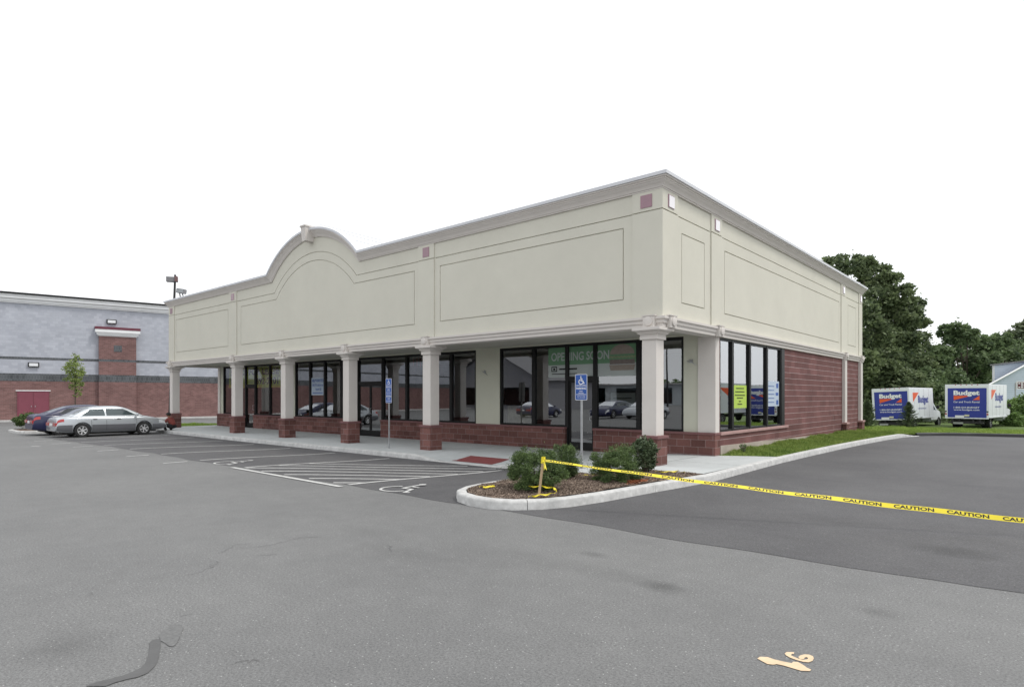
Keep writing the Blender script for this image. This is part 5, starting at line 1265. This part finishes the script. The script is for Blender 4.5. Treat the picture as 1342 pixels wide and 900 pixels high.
# ------------------------------------------------------------------ box trucks
M_tblue = mat('truck_blue', (.025, .042, .28), .45, var=.04, scale=2); M_torange = mat('truck_orange', (.75, .11, .03), .45, var=.04)
M_twhite = mat('truck_white', (.72, .75, .78), .45, var=.04, scale=1.5); M_dirty = mat('truck_chassis', (.03, .03, .03), .8, var=.3); M_yplate = mat('plate_cream', (.62, .60, .42), .5)
def truck(label, marks=True):
    r_ = empty('box_truck', (0, 0, 0), 0, label, 'truck', 'white box trucks parked on the grass')
    W, zb, zt, L = 1.18, .74, 2.90, 4.9
    mb = MB(); mb.box(.04, L, -W, W, zb, zt); mb.build('cargo_box', M_twhite, r_, bevel=.03)
    mb = MB()
    mb.box(0, .10, -W-.01, -W+.10, zb-.02, zt+.01); mb.box(0, .10, W-.14, W+.01, zb-.02, zt+.01); mb.box(-.002, .10, -W+.10, W-.14, zt-.24, zt+.01); mb.box(-.02, .12, -W, W, zb-.09, zb-.021)
    mb.build('rear_frame', M_twhite, r_, bevel=.008)
    mb = MB(); mb.box(.0, .037, -W+.102, W-.142, zb-.01, zt-.242); dr = mb.build('roller_door', M_tblue, r_)
    cy = .0
    d = Dec((-.001, cy, 0), (0, -1, 0), (0, 0, 1), .003)
    if marks:
        d.text('Budget', 0, 2.22, .28, 1.42, .045); d.text('Car and Truck Rental', 0, 1.70, .11, 1.42, .012); d.text('1-800-GO-BUDGET', 0, 1.34, .10, 1.40, .02); d.text('www.budget.com', 0, 1.19, .10, 1.40, .015)
        d.build('lettering', M_white, dr)
        d = Dec((-.001, cy, 0), (0, -1, 0), (0, 0, 1), .002)
        d.poly([(-.70, 1.87), (.15, 2.12), (.30, 2.165), (-.70, 2.165)]); d.poly([(.34, 1.88), (.71, 1.88), (.71, 2.17)]); d.build('emblem', M_torange, dr)
    mb = MB(); mb.box(-.02, -.002, .12, .62, .70, .86); mb.build('number_plate', M_white, r_); mb = MB(); mb.box(-.03, -.002, -.16, .10, .80, .92); mb.build('latch_plate', M_yplate, r_)
    for s_ in (-1, 1):
        for z in (.95, 1.12):
            mb = MB(); mb.disc_prism((-.008, s_*(W-.045), z), (1, 0, 0), .05, .03, 12); mb.build('tail_light', M_tail if z < 1 else M_black, r_)
    mb = MB()
    for k in range(5): mb.box(-.006, .02, -.6+k*.3-.035, -.6+k*.3+.035, zt-.05, zt-.01)
    mb.build('marker_light', M_tail, r_)
    mb = MB(); mb.box(-.30, .04, -.95, .95, .36, .43); mb.box(-.05, L+1.6, -.42, -.34, .40, .58); mb.box(-.05, L+1.6, .34, .42, .40, .58); mb.box(.2, .3, -.9, .9, .30, .58); mb.box(-.1, 0, -.8, -.7, .30, .6); mb.box(-.1, 0, .7, .8, .30, .6); mb.build('chassis', M_dirty, r_)
    mb = MB(); mb.box(-.32, -.301, .1, .65, .30, .42); mb.build('step_plate', M_steel, r_)
    # side decals, on the right hand side
    for s_ in (-1, 1):
        u = (1, 0, 0) if s_ < 0 else (-1, 0, 0); sg_ = 1 if s_ < 0 else -1
        if marks:
            d = Dec((0, s_*(W+.001), 0), u, (0, 0, 1), .003); d.poly([(sg_*.7 if sg_ > 0 else -1.9, 2.55), (sg_*.7 if sg_ > 0 else -1.9, 1.88), ((1.9 if sg_ > 0 else -.7), 2.55)]); d.build('side_emblem', M_torange, r_)
            d = Dec((0, s_*(W+.001), 0), u, (0, 0, 1), .004); d.text('Budget', sg_*2.75, 1.85, .48, 2.1, .04); d.text('1-800-GO-BUDGET', sg_*2.5, 1.38, .10, 1.7, .01); d.build('side_lettering', M_tblue, r_)
        mb = MB(); mb.box(.06, L, s_*(W+.001), s_*(W+.03), zb-.02, zb+.06); mb.build('side_rail', M_twhite, r_)
    mb = MB()
    for s_ in (-1, 1):
        for k in range(1, 5): mb.box(k*L/5-.006, k*L/5+.006, s_*(W+.0005), s_*(W+.004), zb+.07, zt-.05)
    mb.build('panel_seam', M_lampgrey, r_)
    # cab
    xs = [L+.06, L+.5, L+1.05, L+1.45, L+1.75, L+2.15, L+2.45, L+2.52]; tops = [2.02, 2.08, 2.03, 1.72, 1.30, 1.18, .98, .70]; ws = [.98, .99, .98, .98, .98, .96, .90, .84]; bots = [.42, .42, .42, .42, .42, .42, .45, .5]
    rs = []
    for x, t, w, b in zip(xs, tops, ws, bots):
        ti = .82 if t > 1.4 else .93; zs_ = min(1.22, t-.05)
        rs.append([(x, -w*.9, b), (x, -w, b+.12), (x, -w, zs_), (x, -w*ti, t-.06), (x, -w*ti*.8, t), (x, w*ti*.8, t), (x, w*ti, t-.06), (x, w, zs_), (x, w, b+.12), (x, w*.9, b)])
    MB().rings(rs).build('cab', M_twhite, r_, smooth=35, fix=True)
    for s_ in (-1, 1):
        mb = MB(); mb.add([(L+.35, s_*.992, 1.28), (L+1.38, s_*.985, 1.28), (L+1.02, s_*.845, 1.90), (L+.35, s_*.835, 1.93)], [(0, 1, 2, 3)]); mb.build('side_window', M_blackglass, r_)
        mb = MB(); mb.box(L+1.2, L+1.3, s_*1.0, s_*1.18, 1.35, 1.6); mb.build('mirror', M_black, r_, bevel=.02)
        mb = MB(); mb.box(L+2.44, L+2.54, s_*.55, s_*.85, .75, .95); mb.build('headlight', M_lamp, r_, bevel=.01)
    mb = MB(); mb.add([(L+1.12, -.72, 1.97), (L+1.12, .72, 1.97), (L+1.76, .85, 1.36), (L+1.76, -.85, 1.36)], [(0, 1, 2, 3)]); mb.build('windshield', M_blackglass, r_)
    for s_ in (-1, 1):
        wheel_mesh(r_, 1.35, s_*.93, .37, s_, M_steel); wheel_mesh(r_, 1.35, s_*.68, .37, s_, M_steel); wheel_mesh(r_, L+1.72, s_*.90, .37, s_, M_steel)
    return r_
tA = truck('right-hand box truck with a blue rear door, directly in front of the light blue house')
tB = copy_tree(tA); tB['label'] = 'left-hand tilted box truck with a blue rear door, partly behind a young spruce'
tC = copy_tree(tA); tC['label'] = 'white truck glimpsed between the building corner and the left-hand box truck'
hd = R(YAW-49.5)
def place_truck(o, px_, D, zg, head, roll=0.0, sc=1.0):
    """px_ is the near (right rear) top corner"""
    x, y = xy(px_, D); W = 1.18*sc
    lx, ly = -math.sin(head), math.cos(head)            # local +y (left)
    o.location = (x+lx*W, y+ly*W, zg); o.rotation_euler = (roll, 0, head); o.scale = (sc,)*3
place_truck(tA, 1295.5, 39.8, -.38, hd)
place_truck(tB, 1193.5, 41.0, -.50, R(YAW-50.5), R(-2.4), .96)
place_truck(tC, 1146, 70, -.55, R(YAW-20))
for (X, Y, hdg, lab) in ((9.3, 33.5, 92, 'box truck with blue rear door off to the right, mirrored in the side window'), (12.2, 29.5, 100, 'nearer box truck off to the right, mirrored in the first side pane')):
    tD = copy_tree(tA); tD['label'] = lab; tD.location = (X, Y, G(X, Y)+.05); tD.rotation_euler = (0, 0, R(hdg)); tD.scale = (1, 1, 1)

# ------------------------------------------------------------------ house at the right
HS = empty('blue_house', (0, 0, 0), 0, 'light blue clapboard house with stepped rooflines at the right edge behind the shrubs', 'building')
M_sid = brick('blue_siding', (.54, .61, .70), (.56, .63, .72), (.42, .49, .58), 200., .18, .02, var=.05, bump=.5, bvar=.01)
M_shing = mat('shingle_grey', (.19, .19, .20), .9, var=.2, scale=8)
def house(D, px0, px1, zl, zr, depth, pxe=None):
    a = Vector((*xy(px0, D), 0)); b = Vector((*xy(px1, D), 0)); back = d2*depth
    return a, b, back
# front gable volume
D = 60.0
def zpx(y, D): return EYE-(y-HY)*D/F_PX
a = Vector((*xy(1290, D), 0)); b = Vector((*xy(1470, D), 0)); ap_ = Vector((*xy(1380, D), 0)); ze = zpx(506, D); za = zpx(457, D)
mb = MB(); f0 = [(a.x, a.y, -.8), (b.x, b.y, -.8), (b.x, b.y, ze), (ap_.x, ap_.y, za), (a.x, a.y, ze)]; hdir = (d2+d1*.82).normalized(); bk = hdir*0.9
f1 = [(p[0]+bk.x, p[1]+bk.y, p[2]) for p in f0]
mb.add(f0+f1, [(0,1,2,3,4), (9,8,7,6,5), (0,4,9,5), (1,6,7,2), (4,3,8,9), (3,2,7,8)]); mb.build('wall', M_sid, HS, fix=True)
def roofslab(p, q, th=.12, over=.2, m_=M_shing, bkv=bk):
    o_ = -d2*over; n_ = Vector((0, 0, th)); v = [p+o_, q+o_, q+bkv, p+bkv]
    mb = MB(); mb.add([tuple(x) for x in v]+[tuple(x+n_) for x in v], [(0,3,2,1),(4,5,6,7),(0,1,5,4),(1,2,6,5),(2,3,7,6),(3,0,4,7)]); return mb.build('roof', m_, HS)
A3 = Vector((a.x, a.y, ze)); C3 = Vector((ap_.x, ap_.y, za)); B3 = Vector((b.x, b.y, ze))
ext = (A3-C3).normalized()*.5; roofslab(A3+ext+Vector((0,0,.01)), C3+Vector((0,0,.01)), th=.05); ext = (B3-C3).normalized()*.5; roofslab(C3+Vector((0,0,.01)), B3+ext+Vector((0,0,.01)))
mb = MB(); e0 = A3+ext*0+(A3-C3).normalized()*.5-d2*.37; mb.tube([e0+Vector((0,0,.03)), C3-d2*.37+Vector((0,0,.03))], .09, 4); mb.build('trim', M_white, HS)
# upper volume behind
D = 61.2
a = Vector((*xy(1302, D), 0)); b = Vector((*xy(1480, D), 0)); zl, zr = zpx(478.5, D), zpx(458, D); bk2 = hdir*7
mb = MB(); f0 = [(a.x, a.y, -.8), (b.x, b.y, -.8), (b.x, b.y, zr), (a.x, a.y, zl)]; f1 = [(p[0]+bk2.x, p[1]+bk2.y, p[2]) for p in f0]
mb.add(f0+f1, [(0,1,2,3), (7,6,5,4), (0,3,7,4), (1,5,6,2), (3,2,6,7)]); mb.build('wall', M_sid, HS, fix=True)
A3 = Vector((a.x, a.y, zl+.01)); B3 = Vector((b.x, b.y, zr+.01)); roofslab(A3-(B3-A3).normalized()*.5, B3, bkv=bk2)
mb = MB(); mb.box(-.06, .06, -.06, .06, -.8, zl-.01); 
cb = MB(lambda x, y, z: (a.x+x, a.y+y, z)); cb.box(-.09, .09, -.09, .09, -.8, zl-.02); cb.build('corner_board', M_white, HS)
# sign on a post in front of the house
r_ = empty('road_sign', (0, 0, 0), 0, 'dark red board with white letters on a thin post before the house', 'sign')
p = dep(1330.6, 500, 56); mb = MB(); mb.tube([(p.x, p.y, -.6), (p.x, p.y, 2.95)], .045, 8); mb.build('post', M_steel, r_)
c_ = dep(1346, 504.8, 56); obox(MB(), c_, .98, .05, .36).build('frame', M_white, r_); obox(MB(), c_-d2*.052, .90, .006, .29).build('board', mat('board_maroon', (.10, .02, .03), .5), r_)
mb = MB()
for row in range(3):
    for k in range(7):
        if (k*3+row*5) % 7 == 5: continue
        obox(mb, c_-d2*.063+d1*(-.76+k*.25)+Vector((0, 0, .17-row*.17)), .08+.02*((k+row) % 2), .003, .05)
mb.build('lettering', M_white, r_)

# ------------------------------------------------------------------ across the lot, seen mirrored in the shop windows
r_ = empty('gabled_shop', (0, 0, 0), 0, 'grey gabled shop across the parking lot, mirrored in the shop windows', 'building')
mb = MB(); gx0, gy0, gx1, gy1 = -62, -62, -44, -48
v = [(gx0,gy0,-.3),(gx1,gy0,-.3),(gx1,gy1,-.3),(gx0,gy1,-.3),(gx0,gy0,4),(gx1,gy0,4),(gx1,gy1,4),(gx0,gy1,4),(-53,gy0,8.5),(-53,gy1,8.5)]
mb.add(v, [(0,1,5,8,4),(3,7,9,6,2),(1,2,6,5),(0,4,7,3)]); mb.build('wall', mat('shop_grey', (.24, .24, .26), .8, var=.05), r_, fix=True)
mb = MB(); mb.add([(gx0-.6,gy0-.5,3.9),(-53,gy0-.5,8.8),(-53,gy1+.8,8.8),(gx0-.6,gy1+.8,3.9),(gx1+.6,gy0-.5,3.9),(gx1+.6,gy1+.8,3.9)], [(0,1,2,3),(1,4,5,2)]); mb.build('roof', M_shing, r_)
mb = MB(); mb.box(-60, -46, gy1+.05, gy1+.1, .5, 3); mb.build('window', M_blackglass, r_)
r_ = empty('white_warehouse', (0, 0, 0), 0, 'long low white warehouse across the street, mirrored in the corner window', 'building')
mb = MB(); mb.box(-105, -42, -120, -100, -.3, 4.2); mb.build('wall', mat('warehouse_wall', (.42, .46, .48), .7, var=.1), r_); mb = MB(); mb.box(-105.5, -41.5, -120.5, -99.5, 4.201, 4.5); mb.build('roof', M_roof, r_); mb = MB()
for k in range(8): mb.box(-102+k*8, -97+k*8, -99.99, -99.95, .3, 3.6)
mb.build('window', M_blackglass, r_)
cl = [(-220+i*9, -160-6*math.sin(i), 2.5, 8, 6, 4.6+1.0*math.sin(i*2.3)) for i in range(42)]
tag(np_mesh('distant_trees', leaf_cloud(30000, subclumps(cl, 5, .5), .7, .55, .3), 4, M_leaf_mid), 'far line of trees mirrored in the shop windows', kind='stuff')
for i, (src, X, Y, rz, lab) in enumerate(((silver, -16, -24, 95, 'silver sedan across the lot, mirrored in the windows behind the accessible parking sign'), (blue, -19.2, -24.5, 92, 'dark blue sedan across the lot, mirrored beside the silver one'), (silver, -9.5, -25, 88, 'silver sedan across the lot, mirrored right of the glass door'), (blue, -26, -23.6, 270, 'dark blue sedan across the lot, mirrored farthest left'))):
    c_ = copy_tree(src); c_['label'] = lab; c_['group'] = 'cars across the lot mirrored in the glass'; c_['category'] = 'car'; place(c_, X, Y, R(rz))
r_ = empty('parking_lamp', (0, 0, 0), 0, 'tall twin-headed parking lamp across the lot, mirrored in the corner window', 'street lamp')
mb = MB(); mb.tube([(-26.5, -50, -.2), (-26.5, -50, 10.5)], [.12, .08], 8); mb.build('pole', M_black, r_); mb = MB(); mb.box(-27.6, -26.6, -50.3, -49.7, 10.3, 10.6); mb.box(-26.4, -25.4, -50.3, -49.7, 10.3, 10.6); mb.build('lamp_head', M_lampgrey, r_)

# ------------------------------------------------------------------ light, sky, camera
w = bpy.data.worlds.new('World'); scene.world = w; w.use_nodes = True; nt = w.node_tree; nd = nt.nodes; bg = nd['Background']
SUN_EL, SUN_AZ = 58.0, 62.0          # azimuth from +Y towards +X
sky = nd.new('ShaderNodeTexSky'); sky.sky_type = 'NISHITA'; sky.sun_disc = False; sky.sun_elevation = R(SUN_EL); sky.sun_rotation = R(SUN_AZ); sky.dust_density = 3; sky.air_density = 1
tc = nd.new('ShaderNodeTexCoord'); mp = nd.new('ShaderNodeMapping'); mp.inputs['Scale'].default_value = (1, 1, 2.5); nt.links.new(tc.outputs['Generated'], mp.inputs[0])
no = nd.new('ShaderNodeTexNoise'); no.inputs['Scale'].default_value = 1.6; no.inputs['Detail'].default_value = 5; nt.links.new(mp.outputs[0], no.inputs['Vector'])
cr = nd.new('ShaderNodeMapRange'); cr.inputs['From Min'].default_value = .3; cr.inputs['From Max'].default_value = .75; cr.inputs['To Min'].default_value = 10.6; cr.inputs['To Max'].default_value = 13.4; nt.links.new(no.outputs['Fac'], cr.inputs[0])
cc = nd.new('ShaderNodeVectorMath'); cc.operation = 'SCALE'; cc.inputs[0].default_value = (.985, 1.0, 1.02); nt.links.new(cr.outputs[0], cc.inputs['Scale'])
mx = nd.new('ShaderNodeMix'); mx.data_type = 'RGBA'; mx.inputs['Factor'].default_value = .93; nt.links.new(sky.outputs[0], mx.inputs['A']); nt.links.new(cc.outputs[0], mx.inputs['B']); nt.links.new(mx.outputs['Result'], bg.inputs['Color'])
bg.inputs['Strength'].default_value = 0.1
sl = bpy.data.lights.new('sun', 'SUN'); sl.energy = 1.5; sl.angle = R(12); sl.color = (1, .96, .90)
so_ = bpy.data.objects.new('sun', sl); COL.objects.link(so_)
dv = Vector((math.sin(R(SUN_AZ))*math.cos(R(SUN_EL)), math.cos(R(SUN_AZ))*math.cos(R(SUN_EL)), math.sin(R(SUN_EL))))
so_.rotation_euler = dv.to_track_quat('Z', 'Y').to_euler()
cam = bpy.data.cameras.new('camera'); co_ = bpy.data.objects.new('camera', cam); COL.objects.link(co_)
cam.sensor_width = 36; cam.sensor_fit = 'HORIZONTAL'; cam.lens = F_PX/1342*36; cam.shift_y = (HY-450)/1342; cam.clip_end = 3000; cam.clip_start = .05
co_.location = (CAM[0], CAM[1], EYE); co_.rotation_euler = (R(90), 0, R(YAW-90)); scene.camera = co_
vs_ = scene.view_settings; vs_.view_transform = 'Standard'; vs_.look = 'None'; vs_.exposure = 0.16; vs_.gamma = 1; vs_.use_curve_mapping = False
scene.cycles.max_bounces = 6; scene.cycles.transparent_max_bounces = 12
